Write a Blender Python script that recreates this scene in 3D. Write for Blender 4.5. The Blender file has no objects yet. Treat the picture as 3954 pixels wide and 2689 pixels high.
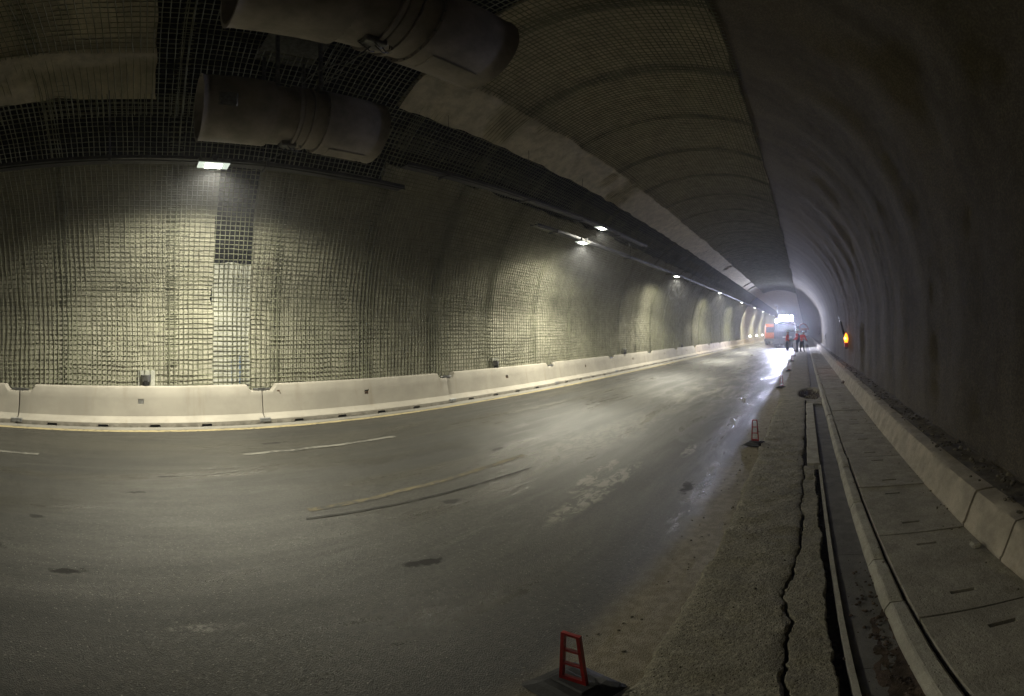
import bpy, bmesh, math, random
import numpy as np
from mathutils import Vector, Matrix, noise

random.seed(7)
rng = np.random.default_rng(7)
SC = bpy.context.scene
COL = SC.collection
PI = math.pi

# ------------------------------------------------------------------ camera, world, exposure
CAM_H = 1.75
FPR = 1630.0                                   # photo pixels per radian (stitched phone panorama)
cd = bpy.data.cameras.new('camera')
cam = bpy.data.objects.new('camera', cd); COL.objects.link(cam)
cd.type = 'PANO'
pano = dict(panorama_type='EQUIRECTANGULAR',
            longitude_min=-1977 / FPR, longitude_max=1977 / FPR,
            latitude_min=-(2689 - 1280) / FPR, latitude_max=1280 / FPR)
for k, v in pano.items():
    for tgt in (cd, getattr(cd, 'cycles', None)):
        try:
            setattr(tgt, k, v)
        except Exception:
            pass
cam.location = (0, 0, CAM_H)
cam.rotation_euler = (PI / 2, 0, (3108 - 1977) / FPR)
cd.clip_start = 0.05; cd.clip_end = 2000
SC.camera = cam

w = bpy.data.worlds.new('World'); SC.world = w; w.use_nodes = True
wn = w.node_tree.nodes; wl = w.node_tree.links
bg = wn.get('Background') or wn.new('ShaderNodeBackground')
sky = wn.new('ShaderNodeTexSky'); sky.sky_type = 'NISHITA'; sky.sun_disc = False
sky.sun_elevation = math.radians(-3.0); sky.sun_rotation = math.radians(200)
wl.new(sky.outputs[0], bg.inputs[0]); bg.inputs[1].default_value = 0.05   # night outside; the tunnel is lit by its lamps

SC.view_settings.view_transform = 'Standard'
SC.view_settings.look = 'None'
SC.view_settings.exposure = 0.8
SC.view_settings.gamma = 1.0
SC.view_settings.use_curve_mapping = False
SC.render.engine = 'CYCLES'
SC.cycles.use_denoising = True
SC.cycles.max_bounces = 8
SC.cycles.diffuse_bounces = 5
SC.cycles.glossy_bounces = 3
SC.cycles.volume_bounces = 1
SC.cycles.sample_clamp_indirect = 3.0
SC.cycles.caustics_reflective = False
SC.cycles.caustics_refractive = False

# lamp levels
MAIN_W, WASH_W, BEAM_W = 900.0, 230.0, 110.0
FLOOD_W = 560.0
HAZE = 0.0034

# ------------------------------------------------------------------ helpers
def nz(x, y=0.0, z=0.0):
    return noise.noise((x, y, z))

def tag(o, label=None, cat=None, group=None, kind=None):
    if label: o['label'] = label
    if cat: o['category'] = cat
    if group: o['group'] = group
    if kind: o['kind'] = kind
    return o

def link(o, parent=None):
    COL.objects.link(o)
    if parent is not None: o.parent = parent
    return o

def empty(name, label, cat, loc=(0, 0, 0), rz=0.0, group=None):
    o = bpy.data.objects.new(name, None); o.empty_display_size = 0.2
    o.location = loc; o.rotation_euler = (0, 0, rz)
    link(o); return tag(o, label, cat, group)

class MB:
    """collects shapes and links them as one mesh object"""
    def __init__(s): s.v = []; s.f = []
    def add(s, vs, fs):
        n = len(s.v); s.v += [tuple(p) for p in vs]
        s.f += [tuple(i + n for i in f) for f in fs]; return s
    def box(s, x0, y0, z0, x1, y1, z1, M=None, bev=0.0, taper=None):
        if bev > 0:
            bm = bmesh.new(); bmesh.ops.create_cube(bm, size=1)
            for v in bm.verts:
                v.co = Vector(((x0 + x1) / 2 + v.co.x * (x1 - x0), (y0 + y1) / 2 + v.co.y * (y1 - y0), (z0 + z1) / 2 + v.co.z * (z1 - z0)))
                if taper and v.co.z > (z0 + z1) / 2:
                    v.co.x = (x0 + x1) / 2 + (v.co.x - (x0 + x1) / 2) * taper; v.co.y = (y0 + y1) / 2 + (v.co.y - (y0 + y1) / 2) * taper
            bmesh.ops.bevel(bm, geom=bm.edges[:], offset=bev, segments=1, affect='EDGES', profile=0.5)
            return s.bm(bm, M)
        t = taper or 1.0
        cx, cy = (x0 + x1) / 2, (y0 + y1) / 2
        vs = [(x0, y0, z0), (x1, y0, z0), (x1, y1, z0), (x0, y1, z0)]
        vs += [(cx + (x - cx) * t, cy + (y - cy) * t, z1) for x, y, z in vs]
        if M is not None: vs = [M @ Vector(p) for p in vs]
        return s.add(vs, [(0, 3, 2, 1), (4, 5, 6, 7), (0, 1, 5, 4), (1, 2, 6, 5), (2, 3, 7, 6), (3, 0, 4, 7)])
    def bm(s, bm, M=None):
        bm.verts.ensure_lookup_table(); bm.verts.index_update()
        vs = [(M @ v.co if M is not None else v.co).copy() for v in bm.verts]
        fs = [[v.index for v in f.verts] for f in bm.faces]
        bm.free(); return s.add(vs, fs)
    def tube(s, pts, r, n=6, cap=True):
        pts = [Vector(p) for p in pts]; rs = r if isinstance(r, (list, tuple)) else [r] * len(pts)
        base = len(s.v); up = Vector((0, 0, 1))
        for i, p in enumerate(pts):
            d = (pts[min(i + 1, len(pts) - 1)] - pts[max(i - 1, 0)]).normalized()
            a = d.cross(up if abs(d.z) < .95 else Vector((1, 0, 0))).normalized(); b = d.cross(a)
            for k in range(n):
                t = 2 * PI * k / n
                s.v.append(tuple(p + a * math.cos(t) * rs[i] + b * math.sin(t) * rs[i]))
        for i in range(len(pts) - 1):
            for k in range(n):
                q = base + i * n
                s.f.append((q + k, q + (k + 1) % n, q + n + (k + 1) % n, q + n + k))
        if cap:
            s.f.append(tuple(base + k for k in range(n))[::-1])
            s.f.append(tuple(base + (len(pts) - 1) * n + k for k in range(n)))
        return s
    def lathe(s, prof, n=24, axis='y', M=None, closed=False):
        """prof: list of (r, t) along the axis"""
        base = len(s.v)
        for r, t in prof:
            for k in range(n):
                a = 2 * PI * k / n; c, q = r * math.cos(a), r * math.sin(a)
                p = (c, t, q) if axis == 'y' else (c, q, t) if axis == 'z' else (t, c, q)
                s.v.append(tuple(M @ Vector(p)) if M is not None else p)
        m = len(prof)
        for i in range(m - 1 + (1 if closed else 0)):
            for k in range(n):
                q = base + i * n; q2 = base + ((i + 1) % m) * n
                s.f.append((q + k, q + (k + 1) % n, q2 + (k + 1) % n, q2 + k))
        return s
    def grid(s, P):
        """P[i][j] -> point"""
        base = len(s.v); ni, nj = len(P), len(P[0])
        for r in P: s.v += [tuple(p) for p in r]
        for i in range(ni - 1):
            for j in range(nj - 1):
                q = base + i * nj + j
                s.f.append((q, q + 1, q + nj + 1, q + nj))
        return s
    def build(s, name, mat, parent=None, smooth=False, angle=None):
        me = bpy.data.meshes.new(name); me.from_pydata(s.v, [], s.f); me.update()
        bm = bmesh.new(); bm.from_mesh(me); bmesh.ops.recalc_face_normals(bm, faces=bm.faces[:]); bm.to_mesh(me); bm.free()
        if smooth:
            me.polygons.foreach_set('use_smooth', [True] * len(me.polygons))
            if angle: me.set_sharp_from_angle(angle=math.radians(angle))
        if mat: me.materials.append(mat)
        o = bpy.data.objects.new(name, me); return link(o, parent)

def npmesh(name, V, F, mat, parent=None, smooth=True):
    me = bpy.data.meshes.new(name)
    V = np.asarray(V, dtype=np.float32); F = np.asarray(F, dtype=np.int32)
    k = F.shape[1]
    me.vertices.add(len(V)); me.vertices.foreach_set('co', V.ravel())
    me.loops.add(F.size); me.loops.foreach_set('vertex_index', F.ravel())
    me.polygons.add(len(F)); me.polygons.foreach_set('loop_start', np.arange(0, F.size, k, dtype=np.int32))
    me.polygons.foreach_set('use_smooth', np.full(len(F), smooth))
    me.update(calc_edges=True); me.validate()
    me.materials.append(mat)
    o = bpy.data.objects.new(name, me); return link(o, parent)

def copy_tree(o, parent=None):
    c = o.copy(); COL.objects.link(c)
    if parent is not None: c.parent = parent
    for ch in list(o.children): copy_tree(ch, c)
    return c

# smooth 2-D value noise on arrays (numpy)
_tab = rng.random((256, 256))
def vn(x, y):
    x = np.asarray(x, float); y = np.asarray(y, float)
    xi = np.floor(x).astype(int); yi = np.floor(y).astype(int); fx = x - xi; fy = y - yi
    fx = fx * fx * (3 - 2 * fx); fy = fy * fy * (3 - 2 * fy)
    g = lambda i, j: _tab[i % 256, j % 256]
    return ((g(xi, yi) * (1 - fx) + g(xi + 1, yi) * fx) * (1 - fy) + (g(xi, yi + 1) * (1 - fx) + g(xi + 1, yi + 1) * fx) * fy) * 2 - 1
def fbm(x, y, o=4):
    s = 0; a = 1.0
    for i in range(o): s = s + a * vn(np.asarray(x) * 2 ** i + 17 * i, np.asarray(y) * 2 ** i + 5 * i); a *= .5
    return s

# ------------------------------------------------------------------ materials
class NT:
    def __init__(s, name):
        s.m = bpy.data.materials.new(name); s.m.use_nodes = True
        s.t = s.m.node_tree; s.n = s.t.nodes; s.n.clear()
        s.out = s.n.new('ShaderNodeOutputMaterial'); s.b = s.n.new('ShaderNodeBsdfPrincipled')
        s.t.links.new(s.b.outputs[0], s.out.inputs[0])
        s.pos = s.n.new('ShaderNodeNewGeometry').outputs['Position']
    def l(s, a, b): s.t.links.new(a, b)
    def map(s, scale=(1, 1, 1), loc=(0, 0, 0), rz=0.0):
        k = s.n.new('ShaderNodeMapping'); s.l(s.pos, k.inputs[0])
        k.inputs['Scale'].default_value = scale; k.inputs['Location'].default_value = loc; k.inputs['Rotation'].default_value = (0, 0, rz)
        return k.outputs[0]
    def noise(s, scale, detail=4, rough=.6, vec=None, dist=0.0):
        k = s.n.new('ShaderNodeTexNoise'); k.inputs['Scale'].default_value = scale
        k.inputs['Detail'].default_value = detail; k.inputs['Roughness'].default_value = rough; k.inputs['Distortion'].default_value = dist
        s.l(vec if vec is not None else s.pos, k.inputs['Vector']); return k.outputs['Fac']
    def voro(s, scale, vec=None, feature='F1'):
        k = s.n.new('ShaderNodeTexVoronoi'); k.feature = feature; k.inputs['Scale'].default_value = scale
        s.l(vec if vec is not None else s.pos, k.inputs['Vector']); return k.outputs['Distance']
    def ramp(s, fac, a, b, lo=0.0, hi=1.0):
        k = s.n.new('ShaderNodeMapRange'); k.interpolation_type = 'SMOOTHSTEP'
        s.l(fac, k.inputs[0]); k.inputs[1].default_value = a; k.inputs[2].default_value = b
        k.inputs[3].default_value = lo; k.inputs[4].default_value = hi; return k.outputs[0]
    def math(s, op, a, b=None):
        k = s.n.new('ShaderNodeMath'); k.operation = op
        for i, q in enumerate((a, b)):
            if q is None: continue
            if isinstance(q, (int, float)): k.inputs[i].default_value = q
            else: s.l(q, k.inputs[i])
        return k.outputs[0]
    def mix(s, fac, a, b):
        k = s.n.new('ShaderNodeMix'); k.data_type = 'RGBA'
        if isinstance(fac, (int, float)): k.inputs[0].default_value = fac
        else: s.l(fac, k.inputs[0])
        for i, q in ((6, a), (7, b)):
            if isinstance(q, (tuple, list)): k.inputs[i].default_value = (*q, 1)
            else: s.l(q, k.inputs[i])
        return k.outputs[2]
    def color(s, c):
        if isinstance(c, (tuple, list)): s.b.inputs['Base Color'].default_value = (*c, 1)
        else: s.l(c, s.b.inputs['Base Color'])
    def rough(s, r):
        if isinstance(r, (int, float)): s.b.inputs['Roughness'].default_value = r
        else: s.l(r, s.b.inputs['Roughness'])
    def bump(s, h, strength=.3, dist=.02):
        k = s.n.new('ShaderNodeBump'); k.inputs['Strength'].default_value = strength; k.inputs['Distance'].default_value = dist
        s.l(h, k.inputs['Height']); s.l(k.outputs[0], s.b.inputs['Normal'])
    def spec(s, v): s.b.inputs['Specular IOR Level'].default_value = v
    def xyz(s):
        k = s.n.new('ShaderNodeSeparateXYZ'); s.l(s.pos, k.inputs[0]); return k.outputs
    def blob(s, x, y, rx, ry, rz=0.0, ragged=.5, nscale=6.0, lo=.75, hi=1.05):
        """mask 1 inside a ragged ellipse on the ground (real stain at a real place)"""
        k = s.n.new('ShaderNodeMapping'); k.vector_type = 'TEXTURE'; s.l(s.pos, k.inputs[0])
        k.inputs['Location'].default_value = (x, y, 0); k.inputs['Rotation'].default_value = (0, 0, rz); k.inputs['Scale'].default_value = (rx, ry, 1000)
        L = s.n.new('ShaderNodeVectorMath'); L.operation = 'LENGTH'; s.l(k.outputs[0], L.inputs[0])
        n = s.noise(nscale, 5, .65)
        d = s.math('ADD', L.outputs['Value'], s.math('MULTIPLY', s.math('SUBTRACT', n, .5), ragged * 2))
        return s.ramp(d, hi, lo)

def simple(name, c, rough=.7, metal=0.0, var=.25, scale=8.0, bump=0.0, bscale=60.0, spec=.4):
    t = NT(name)
    n = t.noise(scale, 5, .65)
    t.color(t.mix(t.ramp(n, .3, .7), tuple(max(0, q * (1 - var)) for q in c), tuple(min(1, q * (1 + var)) for q in c)))
    t.rough(rough); t.b.inputs['Metallic'].default_value = metal; t.spec(spec)
    if bump: t.bump(t.noise(bscale, 4, .7), bump, .01)
    return t.m

def emis(name, c, strength):
    t = NT(name); t.color((.02, .02, .02)); t.b.inputs['Emission Color'].default_value = (*c, 1); t.b.inputs['Emission Strength'].default_value = strength
    return t.m

def shotcrete(name, c, dark=.55, pit=.5, streak=.25, stain=(.16, .10, .06), stain_amt=.35, fine=70.0, hoop=0.0, speck=0.0):
    t = NT(name)
    big = t.ramp(t.noise(.55, 5, .6), .3, .72); med = t.noise(4.5, 6, .65)
    st = t.noise(1.0, 4, .6, t.map((2.2, 2.2, .25)))
    base = t.mix(t.ramp(med, .28, .72), tuple(q * (1 - .30) for q in c), tuple(q * 1.15 for q in c))
    base = t.mix(t.math('MULTIPLY', big, dark * .6), base, tuple(q * dark for q in c))
    base = t.mix(t.math('MULTIPLY', t.ramp(st, .5, .75), streak), base, (c[0] * .55, c[1] * .6, c[2] * .5))
    rust = t.math('MULTIPLY', t.ramp(t.noise(1.3, 6, .7), .60, .74), stain_amt)
    base = t.mix(rust, base, stain)
    pits = t.ramp(t.voro(34.0), .06, .2)
    base = t.mix(t.math('MULTIPLY', t.math('SUBTRACT', 1.0, pits), .35), base, tuple(q * .35 for q in c))
    if hoop:      # lit bulges of the buried ribs, put into the colour as paler bands
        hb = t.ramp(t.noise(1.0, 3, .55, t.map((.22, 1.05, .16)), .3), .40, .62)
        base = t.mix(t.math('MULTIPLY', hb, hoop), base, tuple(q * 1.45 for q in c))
    if speck:
        sp = t.ramp(t.noise(42, 3, .8), .44, .60)
        base = t.mix(t.math('MULTIPLY', t.math('SUBTRACT', 1.0, sp), speck), base, tuple(q * .38 for q in c))
    t.color(base); t.rough(.92); t.spec(.2)
    h = t.math('ADD', t.math('MULTIPLY', t.noise(fine, 4, .75), .5), t.math('MULTIPLY', t.noise(16, 5, .65), .9))
    h = t.math('ADD', h, t.math('MULTIPLY', pits, .5))
    t.bump(h, pit, .03)
    return t.m

MAT = {}
MAT['wall'] = shotcrete('sprayed_concrete_left', (.47, .45, .36), streak=.3)
MAT['wall_pale'] = shotcrete('sprayed_concrete_pale', (.50, .50, .44), stain_amt=.05, pit=.2)
MAT['vault'] = shotcrete('sprayed_concrete_vault', (.56, .51, .385), stain_amt=.2, streak=.15)
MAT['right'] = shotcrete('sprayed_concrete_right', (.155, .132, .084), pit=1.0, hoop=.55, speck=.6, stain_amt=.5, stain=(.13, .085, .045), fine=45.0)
MAT['membrane'] = simple('waterproof_sheet', (.0065, .008, .011), .9, var=.5, scale=2.5, bump=.3, bscale=9, spec=.08)
MAT['wire'] = simple('dusty_wire', (.19, .195, .13), .75, metal=0.0, var=.3, scale=3)
MAT['barrier'] = None
def barrier_mat(name, c, chips):
    t = NT(name)
    big = t.noise(1.4, 6, .65); fine = t.noise(22, 5, .7)
    base = t.mix(t.ramp(big, .3, .7), tuple(q * .84 for q in c), tuple(q * 1.06 for q in c))
    base = t.mix(t.math('MULTIPLY', t.ramp(fine, .62, .78), .35), base, tuple(q * .5 for q in c))
    st = t.noise(1.0, 4, .6, t.map((3, 5.0, .5)))
    base = t.mix(t.math('MULTIPLY', t.ramp(st, .52, .8), .5), base, (.22, .185, .135))
    z = t.xyz()[2]
    dirt = t.math('MULTIPLY', t.ramp(z, .09, .0), t.ramp(t.noise(9, 5, .7), .35, .65))
    base = t.mix(t.math('MULTIPLY', dirt, .75), base, (.12, .11, .09))
    if chips:
        ch = t.ramp(t.noise(3.1, 6, .7), .56, .63)
        base = t.mix(ch, base, (.16, .11, .08))
    t.color(base); t.rough(.8); t.spec(.25); t.bump(t.math('ADD', fine, t.noise(120, 3, .7)), .18, .006)
    return t.m
MAT['barrier'] = barrier_mat('precast_concrete', (.35, .325, .277), False)
MAT['barrier_old'] = barrier_mat('weathered_precast_concrete', (.40, .35, .285), True)
MAT['concrete'] = shotcrete('slab_concrete', (.43, .405, .335), pit=.5, speck=.25, stain=(.13, .09, .05), stain_amt=.55, streak=0.1)
MAT['concrete_pale'] = shotcrete('kerb_concrete', (.47, .45, .38), pit=.4, speck=.2, stain=(.15, .09, .04), stain_amt=.5, streak=.05)
MAT['upstand'] = shotcrete('upstand_concrete', (.50, .45, .36), pit=.3, stain=(.2, .11, .07), stain_amt=.45, streak=.1)
MAT['rough_conc'] = shotcrete('rough_shoulder_concrete', (.36, .335, .255), pit=1.0, speck=.55, stain=(.17, .12, .055), stain_amt=.4, fine=55.0)
MAT['gutter'] = shotcrete('gutter_mortar', (.18, .175, .165), pit=.25, stain=(.10, .085, .06), stain_amt=.6)
MAT['soil'] = simple('dark_soil', (.028, .023, .017), .95, var=.5, scale=20, bump=.8, bscale=40)
MAT['pit_soil'] = simple('brown_soil', (.07, .05, .035), .95, var=.5, scale=9, bump=1.0, bscale=30)
MAT['rubble'] = simple('rubble_stone', (.16, .142, .105), .92, var=.45, scale=6, bump=.5, bscale=50)
MAT['tray'] = simple('galvanised_tray', (.07, .07, .075), .5, metal=.5, var=.3, scale=6)
MAT['cable'] = simple('black_cable', (.012, .012, .013), .5)
MAT['fan'] = simple('dusty_fan_casing', (.22, .198, .178), .7, metal=.0, var=.30, scale=2.2, bump=.08, bscale=30)
MAT['fan_dark'] = simple('fan_inside', (.02, .02, .02), .8)
MAT['steel'] = simple('grey_steel', (.16, .16, .155), .5, metal=.7, var=.35, scale=14)
MAT['plate'] = simple('zinc_plate', (.24, .24, .235), .5, metal=.4, var=.4, scale=20, bump=.2, bscale=50)
MAT['rust'] = simple('rusty_iron', (.10, .06, .035), .85, var=.5, scale=25)
MAT['red'] = simple('red_plastic', (.30, .012, .010), .42, var=.25, scale=18, spec=.5)
MAT['rubber'] = simple('black_rubber', (.016, .016, .017), .62, var=.5, scale=14, bump=.3, bscale=40)
MAT['hole'] = simple('dark_opening', (.006, .006, .006), .9)
MAT['white_paint'] = None
def worn_paint(name, c, keep=.45):
    t = NT(name)
    wear = t.ramp(t.noise(13, 6, .75), keep - .08, keep + .1)
    wear2 = t.ramp(t.noise(2.2, 4, .6, t.map((3, .9, 1))), .35, .6)
    t.color(t.mix(t.math('MULTIPLY', wear, wear2), c, (.040, .039, .034)))
    t.rough(.7); t.spec(.3); t.bump(t.noise(90, 4, .7), .25, .006)
    return t.m
MAT['white_paint'] = worn_paint('worn_white_paint', (.15, .145, .125), .46)
MAT['yellow_paint'] = worn_paint('worn_yellow_paint', (.33, .275, .155), .53)
MAT['old_yellow'] = worn_paint('faded_yellow_paint', (.12, .10, .056), .45)
MAT['blue'] = simple('blue_marking_paint', (.03, .10, .28), .8, var=.5, scale=30)
MAT['orange'] = simple('orange_paint', (.38, .10, .03), .45, var=.2, scale=3)
MAT['truck_dark'] = simple('dark_truck_paint', (.035, .037, .06), .45, var=.3)
MAT['chassis'] = simple('dirty_grey_chassis', (.10, .10, .105), .7, var=.4, scale=6)
MAT['car_white'] = simple('white_car_paint', (.62, .62, .62), .3, var=.05, spec=.6)
MAT['glass'] = simple('dark_glass', (.015, .017, .02), .08, var=.1, spec=.7)
MAT['jacket'] = simple('red_work_jacket', (.85, .06, .045), .75, var=.15, scale=14)
MAT['trousers'] = simple('navy_trousers', (.013, .016, .032), .85, var=.3, scale=12)
MAT['skin'] = simple('skin', (.36, .2, .14), .6, var=.1)
MAT['helmet'] = simple('white_helmet', (.72, .72, .70), .35, var=.05)
MAT['boots'] = simple('black_boots', (.012, .011, .010), .6)
MAT['reflective'] = simple('reflective_tape', (.66, .66, .60), .4, var=.1)
MAT['board'] = simple('white_board', (.72, .72, .72), .6, var=.08)
MAT['lens'] = emis('lamp_lens', (1.0, .97, .86), 26.0)
MAT['lens_glass'] = emis('lamp_glass_rim', (.75, .85, .72), .55)
MAT['flood'] = emis('flood_lens', (.62, .68, 1.0), 170.0)
MAT['amber'] = emis('amber_lens', (1.0, .22, .008), 3.2)
MAT['amber_core'] = emis('amber_bulb', (1.0, .42, .06), 9.0)
MAT['headlight'] = emis('headlight_lens', (1.0, .93, .82), 16.0)
MAT['orange_glow'] = MAT['orange']

def road_mat():
    t = NT('asphalt')
    # elongated wheel-polish and dust streaks along the road
    streak = t.noise(1.0, 6, .62, t.map((1.5, .16, 1)), .4)
    streak2 = t.noise(1.0, 6, .68, t.map((3.6, .5, 1), (4, 2, 0)), .6)
    grain = t.noise(95, 4, .8); agg = t.voro(150)
    big = t.noise(.32, 5, .6)
    base = t.mix(t.ramp(streak, .32, .70), (.012, .0116, .0098), (.044, .0415, .033))
    base = t.mix(t.math('MULTIPLY', t.ramp(big, .40, .68), .40), base, (.080, .077, .064))
    base = t.mix(t.math('MULTIPLY', t.ramp(streak2, .58, .76), .45), base, (.125, .12, .10))
    base = t.mix(t.math('MULTIPLY', t.ramp(grain, .35, .65), .50), base, t.mix(t.ramp(agg, .1, .5), (.012, .012, .011), (.10, .096, .082)))
    base = t.mix(t.math('MULTIPLY', t.ramp(t.noise(34, 4, .8), .40, .60), .60), base, (.010, .010, .009))
    chips = t.ramp(t.voro(30), .16, .07)
    base = t.mix(t.math('MULTIPLY', chips, .75), base, (.26, .25, .215))
    x, y, z = t.xyz()
    # pale dried slurry on the right lane, with a lamp reflection painted in
    sl = t.math('MAXIMUM', t.blob(-2.08, 4.0, .17, 1.15, .02, .55, 4.0, .6, 1.05), t.blob(-2.35, 4.35, .12, .8, .1, .6, 4.0, .6, 1.05))
    sl = t.math('MAXIMUM', sl, t.math('MULTIPLY', t.blob(-3.2, 6.6, .6, 2.2, -.05, .75, 2.4, .5, 1.05), .6))  # bright reflection of the lamps on the road, put in as a pale patch
    sl = t.math('MAXIMUM', sl, t.blob(-1.64, 5.86, .10, .42, 0, .6, 6, .6, 1.05))
    crust = t.ramp(t.noise(1.0, 7, .74, t.map((9.0, 4.2, 1)), 1.0), .45, .56)
    slm = t.math('MULTIPLY', sl, crust)
    sl2 = t.math('MULTIPLY', t.blob(-2.6, 14.0, 1.5, 7.0, 0, .7, 1.2, .4, 1.0), t.ramp(t.noise(1.0, 7, .7, t.map((2.6, .7, 1), (2, 7, 0)), .6), .46, .62))
    slur_glint = t.math('MAXIMUM', slm, t.math('MULTIPLY', sl2, .8))
    base = t.mix(t.math('MULTIPLY', slur_glint, .68), base, (.27, .258, .215))
    b2 = t.math('MULTIPLY', t.blob(-2.06, .33, .05, .20, .0, .9, 8, .4, 1.1), t.ramp(t.noise(30, 5, .7), .4, .6))
    base = t.mix(t.math('MULTIPLY', b2, .6), base, (.26, .25, .22))
    # oil and damp spots
    spots = None
    for bx, by, rx, ry, rz in ((-2.26, 1.81, .055, .17, -.3), (-3.07, 2.78, .07, .14, -.4), (-3.64, -.92, .06, .10, .1), (-2.72, -.49, .05, .13, .1), (-3.0, -1.3, .14, .3, 0),
                              (-4.4, -.1, .04, .14, 0), (-6.2, 2.0, .06, .25, 0), (-4.9, .3, .03, .16, 0), (-1.25, 4.4, .08, .22, 0), (-4.1, 4.6, .05, .16, 0)):
        m = t.blob(bx, by, rx, ry, rz, 1.3, 11, .45, 1.0)
        spots = m if spots is None else t.math('MAXIMUM', spots, m)
    base = t.mix(t.math('MULTIPLY', spots, .8), base, (.007, .0055, .0045))
    # dust and yellowish dirt towards the shoulder and along the barrier foot
    dn = t.math('ADD', x, t.math('MULTIPLY', t.math('SUBTRACT', t.noise(1.1, 5, .65), .5), .30))
    base = t.mix(t.math('MULTIPLY', t.ramp(dn, -1.12, -.84), .80), base, t.mix(t.ramp(t.noise(14, 5, .7), .4, .62), (.20, .168, .105), (.29, .258, .18)))
    base = t.mix(t.math('MULTIPLY', t.ramp(dn, -7.30, -7.45), .8), base, (.30, .285, .25))
    t.color(base)
    mott = t.noise(38, 4, .75)
    base = base
    r = t.math('ADD', t.ramp(streak, .3, .72, .52, .27), t.math('MULTIPLY', t.ramp(grain, .3, .7), .14))
    gloss = t.ramp(t.noise(1.0, 6, .65, t.map((1.1, .35, 1), (9, 4, 0)), .5), .48, .62)
    r = t.math('SUBTRACT', r, t.math('MULTIPLY', gloss, .15))
    r = t.math('SUBTRACT', r, t.math('MULTIPLY', t.ramp(streak2, .5, .75), .10))
    r = t.math('ADD', r, t.math('MULTIPLY', t.ramp(dn, -1.1, -.85), .35))
    r = t.math('ADD', r, t.math('MULTIPLY', spots, .38))
    t.rough(r); t.spec(.42)
    h = t.math('ADD', t.math('MULTIPLY', agg, .7), t.math('MULTIPLY', grain, .6))
    h = t.math('ADD', h, t.math('MULTIPLY', slur_glint, .5))
    t.bump(t.math('ADD', h, t.math('MULTIPLY', mott, .8)), .6, .008)
    return t.m
MAT['road'] = road_mat()

# ------------------------------------------------------------------ tunnel section
XC, ZC, R0 = -3.15, 2.0, 4.94
def arch(a, R=R0):
    """a = 0 at the left spring line, pi/2 at the crown, pi at the right spring line; straight below the springing"""
    a = np.asarray(a, float)
    aa = np.clip(a, 0, PI)
    x = XC - R * np.cos(aa); z = ZC + R * np.sin(aa)
    z = np.where(a < 0, ZC + R0 * a, np.where(a > PI, ZC - R0 * (a - PI), z))
    return x, z
def a_of(m):
    """arch angle that the line of slope m from the camera meets (left half)"""
    lo, hi = -.4, 1.9
    for _ in range(50):
        q = (lo + hi) / 2; x, z = arch(q)
        if (float(z) - CAM_H) / -float(x) < m: lo = q
        else: hi = q
    return lo
A_TRAY, A_T2 = a_of(.43), a_of(.505)
A_B0L, A_B1L = a_of(.625), a_of(.80)
A_B0R, A_B1R = a_of(.715), a_of(.94)
A_SLOT = a_of(.166)
A_TOP = 1.99

lining = empty('tunnel_lining', 'horseshoe tunnel lining of grey sprayed concrete with wire mesh over its left half', 'tunnel wall', (0, 0, 0))

def ysteps(y0, y1, near=.11):
    ys = [y0]
    while ys[-1] < y1:
        d = abs(ys[-1]); st = near if d < 9 else near * 2 if d < 25 else near * 5 if d < 60 else 2.5
        ys.append(min(y1, ys[-1] + st))
    return np.array(ys)

def panel(name, y0, y1, a0, a1, off, mat, rag=.03, da=.024, thick=.13, amp=.012, near=.11, ribs=0.0, label=None, ampf=None):
    """a sprayed concrete field: ragged edges, uneven face, returned back to the sheet behind it"""
    ys = ysteps(y0, y1, near); n = max(3, int((a1 - a0) / da)); u = np.linspace(0, 1, n)
    Y, U = np.meshgrid(ys, u, indexing='ij')
    e0 = a0 + rag * .45 * fbm(Y * 2.3, Y * 0 + a0 * 7, 4); e1 = a1 + rag * .45 * fbm(Y * 2.3, Y * 0 + 9 + a1 * 7, 4)
    A = e0 + (e1 - e0) * U
    tY = (Y - y0) / (y1 - y0)
    eY = rag * 1.2 * fbm(A * 12, A * 0 + y0, 4)
    w0 = np.clip(1 - (Y - y0) / .3, 0, 1); w1 = np.clip(1 - (y1 - Y) / .3, 0, 1)
    Yp = Y + eY * (w0 + w1)
    af = ampf(A) if ampf else 1.0
    Rr = R0 + off + af * (amp * fbm(Yp * 1.1, A * 5.5, 4) + amp * .5 * vn(Yp * 7, A * 32))
    if callable(ribs): Rr = Rr + ribs(Yp, A)
    elif ribs: Rr = Rr + ribs * np.cos(2 * PI * (Yp + .25 * vn(Yp * .4, A * 2)) / 1.45)
    x = XC - Rr * np.cos(np.clip(A, 0, PI)); z = np.where(A < 0, ZC + R0 * A, np.where(A > PI, ZC - R0 * (A - PI), ZC + Rr * np.sin(np.clip(A, 0, PI))))
    V = np.stack([x, Yp, z], -1)
    # skirt
    def back(Vr, Ar):
        ca, sa = np.cos(np.clip(Ar, 0, PI)), np.sin(np.clip(Ar, 0, PI)); o = Vr.copy(); o[..., 0] -= thick * ca; o[..., 2] += thick * sa; return o
    V = np.concatenate([back(V[:1], A[:1]), V, back(V[-1:], A[-1:])], 0)
    Ap = np.concatenate([A[:1], A, A[-1:]], 0)
    V = np.concatenate([back(V[:, :1], Ap[:, :1]), V, back(V[:, -1:], Ap[:, -1:])], 1)
    ni, nj = V.shape[:2]
    q = (np.arange(ni - 1)[:, None] * nj + np.arange(nj - 1)[None]).ravel()
    F = np.stack([q, q + 1, q + nj + 1, q + nj], -1)
    o = npmesh(name, V.reshape(-1, 3), F, mat, lining)
    me = o.data; me.set_sharp_from_angle(angle=math.radians(50))
    if label: o['label'] = label
    return o

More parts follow.
